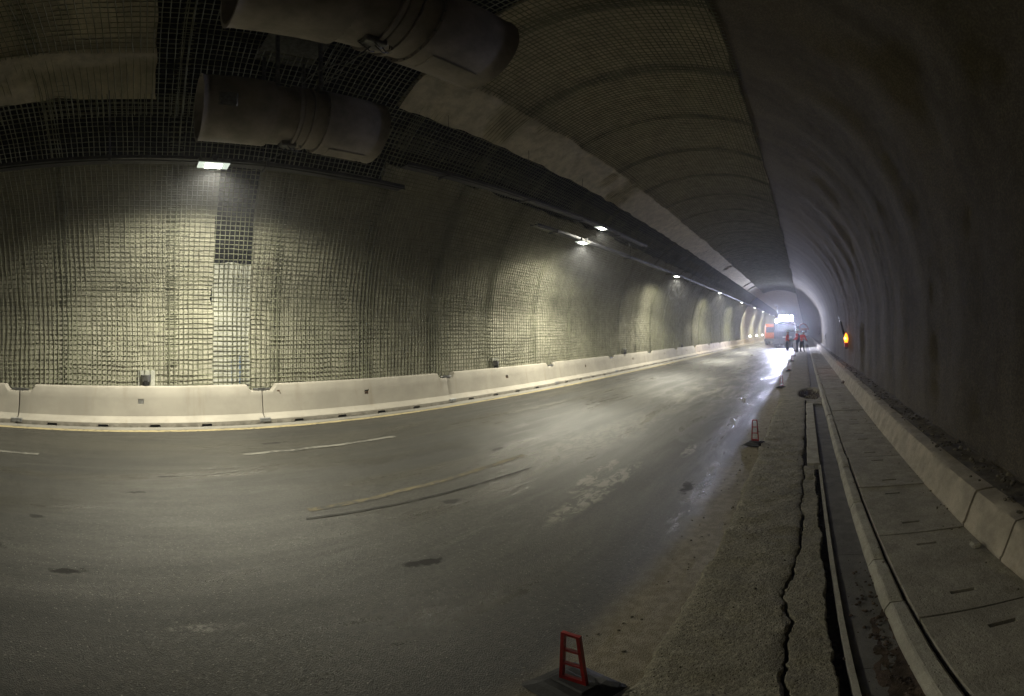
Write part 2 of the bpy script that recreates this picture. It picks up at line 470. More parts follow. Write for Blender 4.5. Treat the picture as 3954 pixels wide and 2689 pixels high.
# dark waterproof sheet behind everything
ys = ysteps(-42, 320, .5); aa = np.linspace(-.42, A_TOP + .1, 60)
Y, A = np.meshgrid(ys, aa, indexing='ij'); x, z = arch(A, R0 + .11 + .02 * vn(Y * .9, A * 5))
ni, nj = Y.shape; q = (np.arange(ni - 1)[:, None] * nj + np.arange(nj - 1)[None]).ravel()
sheet = npmesh('waterproof_sheet', np.stack([x, Y, z], -1).reshape(-1, 3), np.stack([q, q + 1, q + nj + 1, q + nj], -1), MAT['membrane'], lining)
sheet['label'] = 'black waterproofing sheet showing between the concrete fields'

# left wall fields
panel('sprayed_concrete', -42, 1.36, -.41, A_TRAY, .0, MAT['wall'], da=.03, amp=.008)
panel('sprayed_concrete', 1.36, 2.12, -.41, A_SLOT, .03, MAT['wall_pale'], rag=.012, da=.03, amp=.005, label='paler smooth concrete strip under the dark slot')
panel('sprayed_concrete', 2.12, 4.6, -.41, A_TRAY + .01, .0, MAT['wall'], da=.03, amp=.008)
panel('sprayed_concrete', 4.6, 52, -.41, A_T2, .0, MAT['wall'], da=.03, amp=.008)
panel('sprayed_concrete', 52.02, 320, -.41, A_T2 - .02, -.01, MAT['wall'], da=.06)
def bandoff(b1):
    return lambda Yp, Ap: np.where(Ap < b1, -.085, 0.0) + np.clip((Ap - b1) / .05, 0, 1) * (.012 - .06 * np.clip(1.7 * vn(Yp * .62 + .3, Ap * .8) - .25, 0, 1) * np.clip((A_TOP - Ap) / .2, 0, 1))
panel('sprayed_concrete', -42, .2, A_B0L, A_TOP, .0, MAT['vault'], rag=.02, ribs=bandoff(A_B1L))
panel('sprayed_concrete', 4.15, 320, A_B0R, A_TOP, .0, MAT['vault'], rag=.016, ampf=lambda A: np.clip((A_TOP - A) / .3, .12, 1), ribs=bandoff(A_B1R))
# bare right wall, rippled over the buried steel ribs
def rib(Yp, Ap):
    k = np.clip((Ap - 2.0) / .4, 0, 1)
    c = np.cos(2 * PI * (Yp + .22 * vn(Yp * .35, Ap * 1.6) + .25 * (Ap - 2.5)) / 1.55)
    return -k * (.016 * np.maximum(c, -.4) * (1 + .9 * vn(Yp * .21, Yp * 0 + Ap * .8))) + k * (.06 * vn(Yp * .33, Ap * 1.3) + .02 * vn(Yp * 1.3, Ap * 5)) + .030 * (1 - np.clip((Ap - A_TOP - .01) / .10, 0, 1))
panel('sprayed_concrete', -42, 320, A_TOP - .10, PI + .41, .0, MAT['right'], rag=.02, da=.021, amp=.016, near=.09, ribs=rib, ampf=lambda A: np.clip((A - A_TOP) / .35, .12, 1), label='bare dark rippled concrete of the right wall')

# ------------------------------------------------------------------ wire mesh sheets on the left half
def wire_sheet(y0, y1, a0, a1, seed, coarse=1, tilt=0.0):
    sp = .093; r = .0092
    ny = int(round((y1 - y0) / sp)) + 1; na = int(round((a1 - a0) * R0 / sp)) + 1
    yv = np.linspace(y0, y1, ny) + rng.normal(0, .006, ny); av = np.linspace(a0, a1, na) + rng.normal(0, .006 / R0 * 1.2, na)
    Rm = R0 - .048 - .006 * (seed % 3)
    def surf(Y, A):
        return Rm + .007 * fbm(Y * .9 + seed * 3.1, A * 4.5, 2) - .005 * vn(Y * 5, A * 25)
    Vs, Fs, n0 = [], [], 0
    ring = [(math.cos(t), math.sin(t)) for t in (PI / 2, PI * 7 / 6, PI * 11 / 6)]
    for fam in (0, 1):
        if fam == 0: p = np.linspace(a0 - .012, a1 + .012, max(6, na // coarse)); L = yv
        else: p = np.linspace(y0 - .05, y1 + .05, max(6, ny // coarse)); L = av
        P, Q = np.meshgrid(L, p, indexing='ij')
        if fam == 0:
            Yw = P + .006 * fbm(P * 9 + seed, Q * 14, 2) + tilt * (Q - a0); Aw = Q
        else:
            Yw = Q; Aw = P + .006 / R0 * 1.3 * fbm(Q * 3, P * 60 + seed, 2) + tilt * .15 * (Q - y0)
        Rw = surf(Yw, Aw) - (2 * r if fam == 0 else 0)
        nl, npn = P.shape
        pts = np.zeros((nl, npn, 3, 3))
        for k, (c, s) in enumerate(ring):
            Rk = Rw + c * r
            if fam == 0: Yk, Ak = Yw + s * r, Aw
            else: Yk, Ak = Yw, Aw + s * r / R0
            ac = np.clip(Ak, 0, PI)
            pts[:, :, k, 0] = XC - Rk * np.cos(ac); pts[:, :, k, 1] = Yk
            pts[:, :, k, 2] = np.where(Ak < 0, ZC + R0 * Ak, ZC + Rk * np.sin(ac))
        Vs.append(pts.reshape(-1, 3))
        i = np.arange(nl)[:, None, None]; j = np.arange(npn - 1)[None, :, None]; k = np.arange(3)[None, None, :]
        b = n0 + (i * npn + j) * 3
        F = np.stack([b + k, b + (k + 1) % 3, b + 3 + (k + 1) % 3, b + 3 + k], -1).reshape(-1, 4)
        Fs.append(F); n0 += nl * npn * 3
    return npmesh('wire_mesh_sheet', np.concatenate(Vs), np.concatenate(Fs), MAT['wire'], lining)

yy = -5.6; si = 0
while yy < 50:
    wd = 2.15
    if yy > 30: wd = 4.3
    c = 1 if yy < 14 else 2
    wire_sheet(yy, yy + wd, -.37, .86, si, c, random.uniform(-.02, .02))
    wire_sheet(yy + random.uniform(-.05, .05), yy + wd, .80, A_TOP + .008 + random.uniform(-.008, .016), si + 1, c, random.uniform(-.02, .02))
    yy += wd - .11; si += 2

mk = MB()
xw = XC - R0 - .03 + .012
for yv in (1.76, 1.92): mk.box(xw - .004, yv - .008, .45, xw, yv + .008, 1.26)
mk.box(xw - .004, 1.70, .62, xw + .002, 1.97, .68)
mk.build('paint_mark', MAT['blue'], lining)['label'] = 'blue painted setting-out lines'

# ------------------------------------------------------------------ ground: road, shoulder, gutter, kerb, walkway
def gnd(x, y):
    return .012 * nz(x * .8, y * .25, 3) + .004 * nz(x * 3, y * 3, 8)
ysr = ysteps(-42, 320, .35)
mb = MB(); P = []
xs = np.concatenate([np.linspace(-8.6, -1.2, 22), np.linspace(-1.15, -.5, 8)])
for y in ysr: P.append([(x, y, .010 * nz(x * .6, y * .2, 3) - .012) for x in xs])
road = mb.grid(P).build('road', MAT['road'], None, True)
tag(road, 'worn grey asphalt carriageway with dusty streaks', kind='structure')

def strip_quads(x0, x1, y0, y1, z, step=.25, wob=0.0):
    m = MB(); P = []; y = y0; ys = []
    while y < y1 - 1e-6: ys.append(y); y += step
    ys.append(y1)
    for y in ys:
        zz = .010 * nz(x0 * .6, y * .2, 3) - .012
        P.append([(x0 + wob * nz(y * 3, 1, x0) + (x1 - x0) * t, y, zz + z) for t in (0, .5, 1)])
    return m.grid(P)
strip_quads(-7.36, -7.22, -40, 300, .004, .5, .012).build('edge_line', MAT['yellow_paint'], road)
for k in range(-2, 24):
    y0 = 1.38 + 5.3 * k
    strip_quads(-5.745, -5.655, y0, y0 + 2.5, .004, .06, .03).build('lane_dash', MAT['white_paint'], road)
strip_quads(-3.65, -3.57, 1.5, 4.6, .004, .06, .03).build('old_yellow_line', MAT['old_yellow'], road)
m = MB(); P = []
for i in range(36):
    y = 1.4 + i * .08; x = -3.42 + .09 * (y - 1.4) + .012 * nz(y * 5); wdt = .011 + .010 * nz(y * 7, 4)
    P.append([(x - wdt, y, -.004), (x + wdt, y, -.004)])
m.grid(P).build('tar_joint', simple('tar_seam', (.022, .021, .018), .85), road)

# subsoil seen in the cracks
m = MB(); m.grid([[(x, y, -.06 + .015 * nz(x * 9, y * 4)) for x in (-.75, -.4, -.1, .05, .2, .4, .6)] for y in np.concatenate([np.linspace(-12, 10.4, 160)])])
m.grid([[(x, y, -.10) for x in (-.75, 0, .6)] for y in (12.9, 60, 320)])
sub = m.build('subsoil', MAT['soil'], None, True); tag(sub, 'dark soil down in the cracks of the shoulder', kind='structure')

def edge(y, s, a, f=3.0):
    return a * (nz(y * f, s, .3) + .55 * nz(y * f * 2.7, s, 1.7) + .5 * nz(y * f * 7, s, 4.1) + .3 * nz(y * f * 17, s, 6.3))
def slab(x0f, x1f, y0, y1, z, step=.06, nx=8, rag=.0, thick=.16, zn=.006, endrag=.02):
    """cast strip with its own uneven top, ragged sides and thickness"""
    m = MB(); ys = np.linspace(y0, y1, max(3, int((y1 - y0) / step) + 1)) if y1 - y0 < 40 else ysteps(y0, y1, step)
    P = []
    for y in ys:
        a, b = x0f(y), x1f(y); row = [(a, y, z - thick), (a, y, z - .012)]
        for i in range(nx):
            u = i / (nx - 1); x = a + (b - a) * (.03 + .94 * u)
            row.append((x, y, z + zn * (nz(x * 5, y * 5, z) + .7 * nz(x * 16, y * 16, 2))))
        row += [(b, y, z - .012), (b, y, z - thick)]
        P.append(row)
    e0 = [(p[0], p[1] - .002, z - thick) for p in P[0]]; e1 = [(p[0], p[1] + .002, z - thick) for p in P[-1]]
    return m.grid([e0] + P + [e1])

shoulder = bpy.data.objects.new('shoulder', None); link(shoulder); tag(shoulder, 'rough broken concrete shoulder beside the road', kind='structure')
sL = lambda y: -.64 + edge(y, 1, .035, 1.6)
sR = lambda y: -.085 + .012 * y - .05 * math.exp(-((y - 2.3) / .6) ** 2) + edge(y, 5, .035, 2.2)
slab(sL, lambda y: min(sR(y), .0), -2, 10.45, .024, .03, 12, zn=.011).build('concrete_strip', MAT['rough_conc'], shoulder, True, 40)
slab(sL, lambda y: .17 + edge(y, 5, .015), 12.95, 320, .028, .25, 8, zn=.006).build('concrete_strip', MAT['rough_conc'], shoulder, True, 40)
iL = lambda y: sR(y) + .019 + .012 * nz(y * 4, 9) + .028 * max(0, nz(y * 1.3, 2)) if y < 5.3 else .03 + edge(y, 7, .02)
slab(iL, lambda y: .118 + edge(y, 11, .020, 5), -2, 5.25, .02, .022, 7, zn=.010).build('broken_strip', MAT['rough_conc'], shoulder, True, 40)
slab(iL, lambda y: .188, 5.33, 10.0, .030, .08, 5, zn=.002).build('mortar_strip', MAT['concrete_pale'], shoulder, True, 40)
slab(lambda y: sR(y) + .0, lambda y: .41, 10.0, 10.5, .018, .08, 6, zn=.006).build('concrete_strip', MAT['rough_conc'], shoulder, True, 40)
slab(lambda y: .172, lambda y: .200, -12, 5.3, .012, .12, 3, zn=.003).build('channel_edge', MAT['concrete_pale'], shoulder, True, 40)
# dug pit in the shoulder
m = MB(); P = []
for i in range(31):
    y = 10.45 + i * (12.95 - 10.45) / 30; row = []
    for j in range(29):
        x = -.68 + j * (1.12 / 28)
        cx, cy = .17, 11.72
        an = math.atan2((y - cy) / 1.0, (x - cx) / .36); rr = math.hypot((x - cx) / .34, (y - cy) / .98) * (1 + .18 * nz(math.cos(an) * 1.6, math.sin(an) * 1.6, 4))
        d = max(0, min(1, (1.02 - rr) / .22)); row.append((x, y, .024 - .20 * d * (1 + .35 * nz(x * 8, y * 8)) + .007 * nz(x * 9, y * 9)))
    P.append(row)
pit = m.grid(P).build('pit_ground', MAT['rough_conc'], shoulder, True)
pit.data.materials.append(MAT['pit_soil'])
for p in pit.data.polygons:
    if p.center.z < -.03: p.material_index = 1
pit['label'] = 'dug brown pit in the shoulder'

gutter = bpy.data.objects.new('gutter', None); link(gutter); tag(gutter, 'shallow dark mortar gutter along the kerb', kind='structure')
gy = -10.0
for ln in [1.6, 2.4, 1.9, 2.2, 1.25, .55, .45, .75, .6, 1.3, 1.9, 2.2, 3.1]:
    y1 = min(gy + ln, 10.45)
    slab(lambda y: .202 if y < 5.3 else .19, lambda y: .425, gy, y1 - .003, -.014 + random.uniform(-.0015, .0015), .12, 5, zn=.005, thick=.1).build('gutter_bed', MAT['gutter'], gutter, True, 40)
    gy = y1
    if gy >= 10.44: break
slab(lambda y: .175, lambda y: .425, 12.95, 320, -.012, .4, 5, zn=.003, thick=.1).build('gutter_bed', MAT['gutter'], gutter, True, 40)

kerb = bpy.data.objects.new('kerb', None); link(kerb); tag(kerb, 'row of worn pale concrete kerb stones', kind='structure')
y = -9.0; i = 0
while y < 110:
    ln = (1.12 if i % 3 else .56) if y < 30 else 2.24
    m = MB(); P = []; dz = random.uniform(-.006, .006); dx = random.uniform(-.006, .006)
    prof = [(.422, -.1), (.424, .028), (.430, .040), (.452, .080), (.462, .085), (.524, .088), (.533, .080), (.536, .06), (.536, -.1)]
    ns = max(4, int(ln / .09))
    for s in range(ns + 1):
        yy2 = y + .004 + (ln - .010) * s / ns; e = .010 if s in (0, ns) else 0
        P.append([(px + dx + (.45 - px) * e + .004 * nz(yy2 * 5, px * 20), yy2, pz + dz - e * .9 * (pz > 0) + (.006 * nz(yy2 * 6, px * 30, 2) if pz > .03 else 0)) for px, pz in prof])
    m.grid(P); b = len(m.v); npf = len(prof)
    m.f.append(tuple(range(npf))); m.f.append(tuple(range(b - npf, b)))
    m.build('kerb_stone', MAT['concrete_pale'], kerb)
    y += ln; i += 1

walk = bpy.data.objects.new('walkway', None); link(walk); tag(walk, 'raised walkway of concrete cover slabs beside the right wall', kind='structure')
m = MB(); m.grid([[(.54, yv, .02), (1.3, yv, .02)] for yv in (-12, 110)]).build('walkway_bed', MAT['soil'], walk)
k = -9
while True:
    y0 = 1.97 + 1.12 * k; ln = 1.12
    if y0 > 100: break
    m = MB(); g = .006 if k % 3 else .011; z = .098 + random.uniform(-.005, .005)
    sx0, sx1 = .80 + random.uniform(-.03, .03), .0; sx1 = sx0 + .15
    X = [.548 + random.uniform(0, .006), sx0, sx1, 1.222]
    q = .20 + random.uniform(-.02, .02); Y0, Y1 = y0 + g, y0 + ln - g
    Yv = [Y0, y0 + q - .016, y0 + q + .016, y0 + ln - q - .016, y0 + ln - q + .016, Y1]
    ti = random.uniform(-.004, .004); tj = random.uniform(-.003, .003)
    zf = lambda xx, yv: z + ti * (xx - .9) * 2 + tj * (yv - y0 - .56)
    V = [[(xx, yv, zf(xx, yv)) for xx in X] for yv in Yv]
    base = len(m.v)
    for r in V: m.v += r
    for a in range(5):
        for b in range(3):
            ids = (base + a * 4 + b, base + a * 4 + b + 1, base + (a + 1) * 4 + b + 1, base + (a + 1) * 4 + b)
            if b == 1 and a in (1, 3):
                low = [(m.v[i][0], m.v[i][1], m.v[i][2] - .035) for i in ids]; n = len(m.v); m.v += low
                m.f.append((n, n + 1, n + 2, n + 3))
                for c in range(4): m.f.append((ids[c], ids[(c + 1) % 4], n + (c + 1) % 4, n + c))
            else: m.f.append(ids)
    ring = [base + b for b in range(4)] + [base + a * 4 + 3 for a in range(1, 6)] + [base + 20 + b for b in (2, 1, 0)] + [base + a * 4 for a in (4, 3, 2, 1)]
    n = len(m.v); m.v += [(m.v[i][0], m.v[i][1], .03) for i in ring]
    for c in range(len(ring)):
        d = (c + 1) % len(ring); m.f.append((ring[c], ring[d], n + d, n + c))
    m.build('walkway_slab', MAT['concrete'], walk)
    k += 1

# low concrete upstand along the right wall with its ledge
upst = empty('concrete_upstand', 'low sloping concrete upstand along the foot of the right wall', 'low wall')
cuts = [-12.0, -3.0, 2.45, 3.115, 13.9, 24.2, 34.5, 45, 56, 67, 78, 89, 110]
for a, b in zip(cuts, cuts[1:]):
    m = MB(); P = []; g = .018 if abs(b - 3.115) < .01 or abs(a - 3.115) < .01 else .005
    st = .07 if b < 15 else .3
    ys_ = np.append(np.arange(a + g, b - g, st), b - g)
    for y in ys_:
        n1 = .006 * nz(y * 1.2, 4) + .004 * nz(y * 7, 4); ch = .02 * max(0, nz(y * 2.1, 8) - .25)
        row = [(1.226, y, .03), (1.226 + n1 * .3, y, .118 + n1), (1.240, y, .132 + n1)]
        for t in (.25, .5, .75, .93): row.append((1.240 + .092 * t + .004 * nz(y * 5, t * 4, 2), y, .132 + .262 * t + n1))
        row += [(1.345 + ch, y, .402 + n1 - ch * .6), (1.42, y, .412 + n1), (1.50, y, .413), (1.50, y, .03)]
        P.append(row)
    m.grid(P); L = len(P[0]); N = len(m.v); m.f.append(tuple(range(L))); m.f.append(tuple(range(N - L, N)))
    m.build('upstand_segment', MAT['upstand'], upst, True, 45)
m = MB(); P = []
for y in np.arange(-12, 110, .12) if True else []:
    P.append([(1.47 + .045 * t * 10 * .9, y, .408 + .02 * t * t * .6 + .022 * (nz(y * 3, t * 2) + .6 * nz(y * 9, t * 5)) * (t > 0)) for t in (0, .25, .5, .75, 1.0)])
m.grid(P).build('ledge_fill', MAT['rubble'], upst, True)

# loose rubble on the ledge and in the pit
def rocks(name, pts, mat, label):
    m = MB()
    for (x, y, z, r) in pts:
        bm = bmesh.new(); bmesh.ops.create_icosphere(bm, subdivisions=1, radius=1)
        s = Vector((random.uniform(.7, 1.2), random.uniform(.7, 1.3), random.uniform(.5, .9))) * r; o = random.uniform(0, 50)
        for v in bm.verts:
            k = 1 + .35 * nz(v.co.x * 1.3 + o, v.co.y * 1.3, v.co.z * 1.3); v.co = Vector((v.co.x * s.x, v.co.y * s.y, v.co.z * s.z)) * k
        m.bm(bm, Matrix.Translation((x, y, z)) @ Matrix.Rotation(random.uniform(0, 6), 4, 'Z'))
    o = m.build(name, mat); tag(o, label, kind='stuff'); return o
pts = []
for i in range(420):
    y = random.uniform(1.0, 26) if i % 3 else random.uniform(1.2, 9); x = random.triangular(1.40, 1.74, 1.64)
    pts.append((x, y, .425 + .12 * max(0, (x - 1.5)) + random.uniform(0, .02), random.triangular(.006, .036, .010)))
rocks('ledge_rubble', pts, MAT['rubble'], 'loose rubble fallen on the ledge at the foot of the right wall')
pts = [(.17 + random.gauss(0, .13), 11.7 + random.gauss(0, .35), -.13 + random.uniform(0, .03), random.uniform(.015, .05)) for _ in range(40)]
pts += [(.22 + random.gauss(0, .05), 12.1 + random.gauss(0, .1), -.03, random.uniform(.02, .05)) for _ in range(5)]
rocks('pit_rubble', pts, MAT['rubble'], 'broken stones lying in the dug pit')
pts = []
for i in range(330):
    q = random.random()
    if q < .35: x, z = random.uniform(-1.1, -.66), -.008
    elif q < .6: x, z = random.uniform(-.6, -.05), .030
    elif q < .8: x, z = random.uniform(.5, .62), .09
    else: x, z = random.uniform(1.05, 1.22), .10
    pts.append((x, random.uniform(.9, 9), z + .002, random.triangular(.002, .014, .004)))
pts2 = []
for i in range(230):
    y = random.triangular(.7, 3.2, .9); pts2.append((random.triangular(.21, .43, .40), y, -.008 + random.uniform(0, .012), random.triangular(.003, .016, .005)))
rocks('gutter_debris', pts2, MAT['pit_soil'], 'crumbled mortar and stones lying in the gutter')
rocks('grit', pts, MAT['rubble'], 'grit and small stones scattered on the shoulder and walkway')
pts = [(.0 + .14 * round(random.random()) + random.gauss(0, .012), random.uniform(.9, 5.2), -.06 + random.uniform(-.02, .05), random.uniform(.006, .02)) for _ in range(260)]
rocks('crack_rubble', pts, MAT['soil'], 'crumbled dark bits in the cracks of the shoulder')

# ------------------------------------------------------------------ concrete barriers
BL = 4.615; BX = -7.60
def barrier_mesh(old=False, pocket=True):
    m = MB(); hl = BL / 2 - .012
    notch = [-1.62, -.68, .26, 1.20] if not old else [-1.4, -.5, .4, 1.3]
    st = set([-hl, -hl + .03, -hl + .20, -hl + .29, -hl + .33, hl - .33, hl - .29, hl - .20, hl - .03, hl, -.055, .055])
    for c in notch: st |= {c - .10, c - .085, c + .085, c + .10}
    st |= set(np.linspace(-hl, hl, 20)); st = sorted(st)
    def top(y):
        d = hl - abs(y)
        return .60 if d < .20 else .60 + (d - .20) / .09 * .10 if d < .29 else .72
    def prof(y):
        d = hl - abs(y); t = top(y); nt = .048 if any(abs(y - c) < .09 for c in notch) else 0.0
        e = .006 * nz(y * 2 + (50 if old else 0), 3); ch = .03 if d < .02 else 0
        f = lambda z: -.145 - (z - .16) / .56 * .075     # face batter
        q = [(0 - ch * .4, nt - .005), (0 - ch * .4, max(.075, nt)), (-.02, .095 + e), (-.115, .148 + e), (-.140, .175)]
        for zz in (.40, .495): q.append((f(zz) - ch * .3, zz))
        q += [(f(t - .03) - ch * .3, t - .03), (f(t) - .012, t - .006), (f(t) - .03, t), (-.38, t), (-.40, t - .02), (-.46, .16), (-.56, .09), (-.58, nt - .005)]
        return q
    P = [[(x, y, z) for x, z in prof(y)] for y in st]
    n = len(P[0]); base = 0
    for r in P: m.v += r
    iy = st.index(-.055)
    for i in range(len(st) - 1):
        for j in range(n - 1):
            if pocket and i == iy and j == 5: continue
            q = i * n + j; m.f.append((q, q + 1, q + n + 1, q + n))
    m.f.append(tuple(range(n))); m.f.append(tuple(range((len(st) - 1) * n, len(st) * n)))
    if pocket:
        ids = [iy * n + 5, iy * n + 6, (iy + 1) * n + 6, (iy + 1) * n + 5]; dep = .05
        b = len(m.v); m.v += [(m.v[i][0] - dep, m.v[i][1] * .85, m.v[i][2]) for i in ids]
        m.f.append((b, b + 1, b + 2, b + 3))
        for c in range(4): m.f.append((ids[c], ids[(c + 1) % 4], b + (c + 1) % 4, b + c))
    me = m.build('barrier_body', MAT['barrier_old' if old else 'barrier'], None, True, 28)
    return me
def make_barrier(name, old=False):
    r = bpy.data.objects.new(name, None); link(r)
    b = barrier_mesh(old); b.parent = r
    if not old:
        hl = BL / 2
        for s in (-1, 1):
            MB().lathe([(.0, .004), (.017, .004), (.02, .0), (.02, -.02)], 10, 'x', Matrix.Translation((-.212, s * (hl - .42), .60))).build('pin_hole', MAT['hole'], r)
        p = MB(); p.box(-.045, hl - .11, .03, .008, hl + .11, .105, bev=.008); p.build('joint_plate', MAT['plate'], r)
        c = MB(); c.tube([(-.27, hl - .17, .63), (-.27, hl + .17, .63)], .022, 8); c.box(-.30, hl - .07, .60, -.24, hl + .07, .655); c.build('coupling_bar', MAT['steel'], r)
        d = MB(); d.box(-.225, -.045, .41, -.20, .045, .435); d.tube([(-.205, -.05, .45), (-.205, .05, .45)], .006, 5); d.build('lifting_bar', MAT['rust'], r)
    return r
GB = 'concrete barriers along the left wall'
ordn = ['first', 'second', 'third', 'fourth', 'fifth', 'sixth', 'seventh', 'eighth', 'ninth', 'tenth', 'eleventh', 'twelfth', 'thirteenth', 'fourteenth', 'fifteenth', 'sixteenth']
spec = {-1: 'pale concrete barrier at the far left, cut off by the picture edge',
        0: 'pale concrete barrier directly below the dark slot in the wall',
        1: 'pale concrete barrier with a small rusty hook beside its left pin hole',
        2: 'pale concrete barrier in front of the second wall box, cracked above its pocket'}
proto = make_barrier('concrete_barrier'); proto_old = make_barrier('weathered_barrier', True)
for k in range(-2, 23):
    old = k >= 7; src = proto_old if old else proto
    first = (k == -2) or (k == 7)
    o = src if first else copy_tree(src)
    yc = 2.29 + BL * (k - .5); xo = -.012 * max(0, min(15, yc - 4))
    o.location = (BX + xo + random.uniform(-.006, .006), yc, -.006); o.rotation_euler = (0, 0, random.uniform(-.002, .002))
    if k in spec: lb = spec[k]
    elif k == -2: lb = 'pale concrete barrier behind the viewer, left of the one cut off by the frame'
    elif not old: lb = f'clean pale concrete barrier, {ordn[k]} one to the right of the dark slot'
    elif k - 7 < 16: lb = f'chipped brownish concrete barrier, {ordn[k - 7]} after the row of clean ones'
    else: lb = 'distant chipped concrete barrier near the small lights on the barrier line'
    tag(o, lb, 'barrier', GB)
    if k == 1:
        h = MB(); h.box(-.226, -BL / 2 + .30, .575, -.200, -BL / 2 + .345, .605); h.tube([(-.205, -BL / 2 + .35, .60), (-.19, -BL / 2 + .36, .55), (-.2, -BL / 2 + .375, .53)], .008, 5); h.build('hook', MAT['rust'], o)
    if k == 2:
        h = MB(); h.grid([[(-.2035 - (z - .50) / .56 * .075, .004 + .006 * nz(z * 20), z), (-.2035 - (z - .50) / .56 * .075, .012 + .006 * nz(z * 20), z)] for z in np.linspace(.51, .66, 8)]).build('crack', MAT['hole'], o)
    if k == 0:
        h = MB(); h.box(-.245, -.052, .402, -.196, .052, .493); h.build('mortar_fill', MAT['plate'], o)

# ------------------------------------------------------------------ wall boxes behind the barriers
def make_box():
    r = bpy.data.objects.new('wall_box', None); link(r)
    m = MB(); m.box(-.05, -.15, -.24, .035, .17, .12, bev=.006); m.build('mortar_pad', MAT['wall_pale'], r)
    m = MB(); P = []
    for i in range(9):
        t = PI * i / 8; P.append([(.035 + .11 * math.sin(t), -.10 * math.cos(t), .04), (.035 + .10 * math.sin(t), -.095 * math.cos(t), -.085)])
    m.grid(P); n = len(m.v); m.f.append(tuple(range(0, n, 2))); m.build('hood', MAT['steel'], r, True, 50)
    m = MB(); m.lathe([(.0, .0), (.065, .0), (.065, -.10), (.0, -.10)], 12, 'z', Matrix.Translation((.075, 0, -.06))).build('pipe_stub', MAT['hole'], r)
    return r
wb = make_box()
lbs = ['grey hooded wall box above the barrier below the nearest wall lamp', 'grey hooded wall box second from the left, above the third barrier',
       'grey hooded wall box third from the left above the barriers', 'small grey wall box fourth from the left above the barriers',
       'small distant grey wall box fifth from the left above the barriers', 'tiny distant grey wall box farthest along the wall']
for i, yv in enumerate([.08, 8.9, 17.6, 26.6, 35.4, 44.2]):
    o = wb if i == 0 else copy_tree(wb)
    o.location = (XC - R0 + .03, yv, .88 - .004 * i); o.rotation_euler = (0, 0, random.uniform(-.1, .1)); tag(o, lbs[i], 'wall box', 'hooded boxes on the left wall')

# ------------------------------------------------------------------ cable trays
KT = .915
def nearer(p): return (p[0] * KT, p[1] * KT, CAM_H + (p[2] - CAM_H) * KT)
def tray(name, label, pts, brk=2.4):
    pts = [nearer(q) for q in pts]
    r = empty(name, label, 'cable tray', pts[0]); o = Vector(pts[0])
    m = MB(); m2 = MB(); m3 = MB()
    p = [Vector(q) - o for q in pts]
    N = 24; tot = sum((p[i + 1] - p[i]).length for i in range(len(p) - 1))
    path = []
    for i in range(len(p) - 1):
        L = (p[i + 1] - p[i]).length; k = max(2, int(L / 1.2))
        for j in range(k): path.append(p[i].lerp(p[i + 1], j / k))
    path.append(p[-1])
    m.grid([[(q.x - .12, q.y, q.z + .055), (q.x - .12, q.y, q.z), (q.x + .12, q.y, q.z), (q.x + .12, q.y, q.z + .055), (q.x + .114, q.y, q.z + .055), (q.x + .114, q.y, q.z + .006), (q.x - .114, q.y, q.z + .006), (q.x - .114, q.y, q.z + .055)] for q in path])
    m.build('tray_channel', MAT['tray'], r)
    for s in (-.06, -.02, .03): m2.tube([(q.x + s, q.y, q.z + .02 + .012 * math.sin(q.y * 1.7 + s * 40)) for q in path], .014, 6)
    m2.tube([(q.x + .125, q.y, q.z - .035 + .012 * math.sin(q.y * 2.1)) for q in path], .013, 6)
    m2.build('cable', MAT['cable'], r)
    y = .9
    while y < tot - .2:
        q = Vector((p[0].x, y, 0)); 
        f = y / max(1e-6, (p[-1].y - p[0].y)); zz = p[0].z + (p[-1].z - p[0].z) * min(1, f)
        b = MB(); zt = ZC + math.sqrt((R0 - .03) ** 2 - (p[0].x + o.x - XC) ** 2) - o.z
        for sx in (-.13, .13): b.tube([(p[0].x + sx, y, zz - .03), (p[0].x + sx, y, zt + .02 + (.12 if sx > 0 else 0))], .006, 4)
        b.box(p[0].x - .15, y - .02, zz - .035, p[0].x + .15, y + .02, zz - .005); b.box(p[0].x + .122, y - .025, zz - .05, p[0].x + .145, y + .025, zz + .07)
        b.build('tray_bracket', MAT['tray'], r); y += brk
    return r
tray('cable_tray', 'long dark cable tray carrying the nearest lamp at the left', [(-6.95, -12, 4.72), (-6.95, 4.9, 4.72)])
tray('cable_tray', 'upper dark cable tray starting behind the end of the nearest one', [(-6.45, 4.62, 5.02), (-6.40, 12.3, 5.22), (-6.40, 16.0, 5.26)])
tray('cable_tray', 'lower dark cable tray running to the far end past the distant lamps', [(-6.95, 9.3, 4.72), (-6.95, 33, 4.92), (-6.95, 70, 5.06), (-6.95, 150, 5.2)], 4.8)

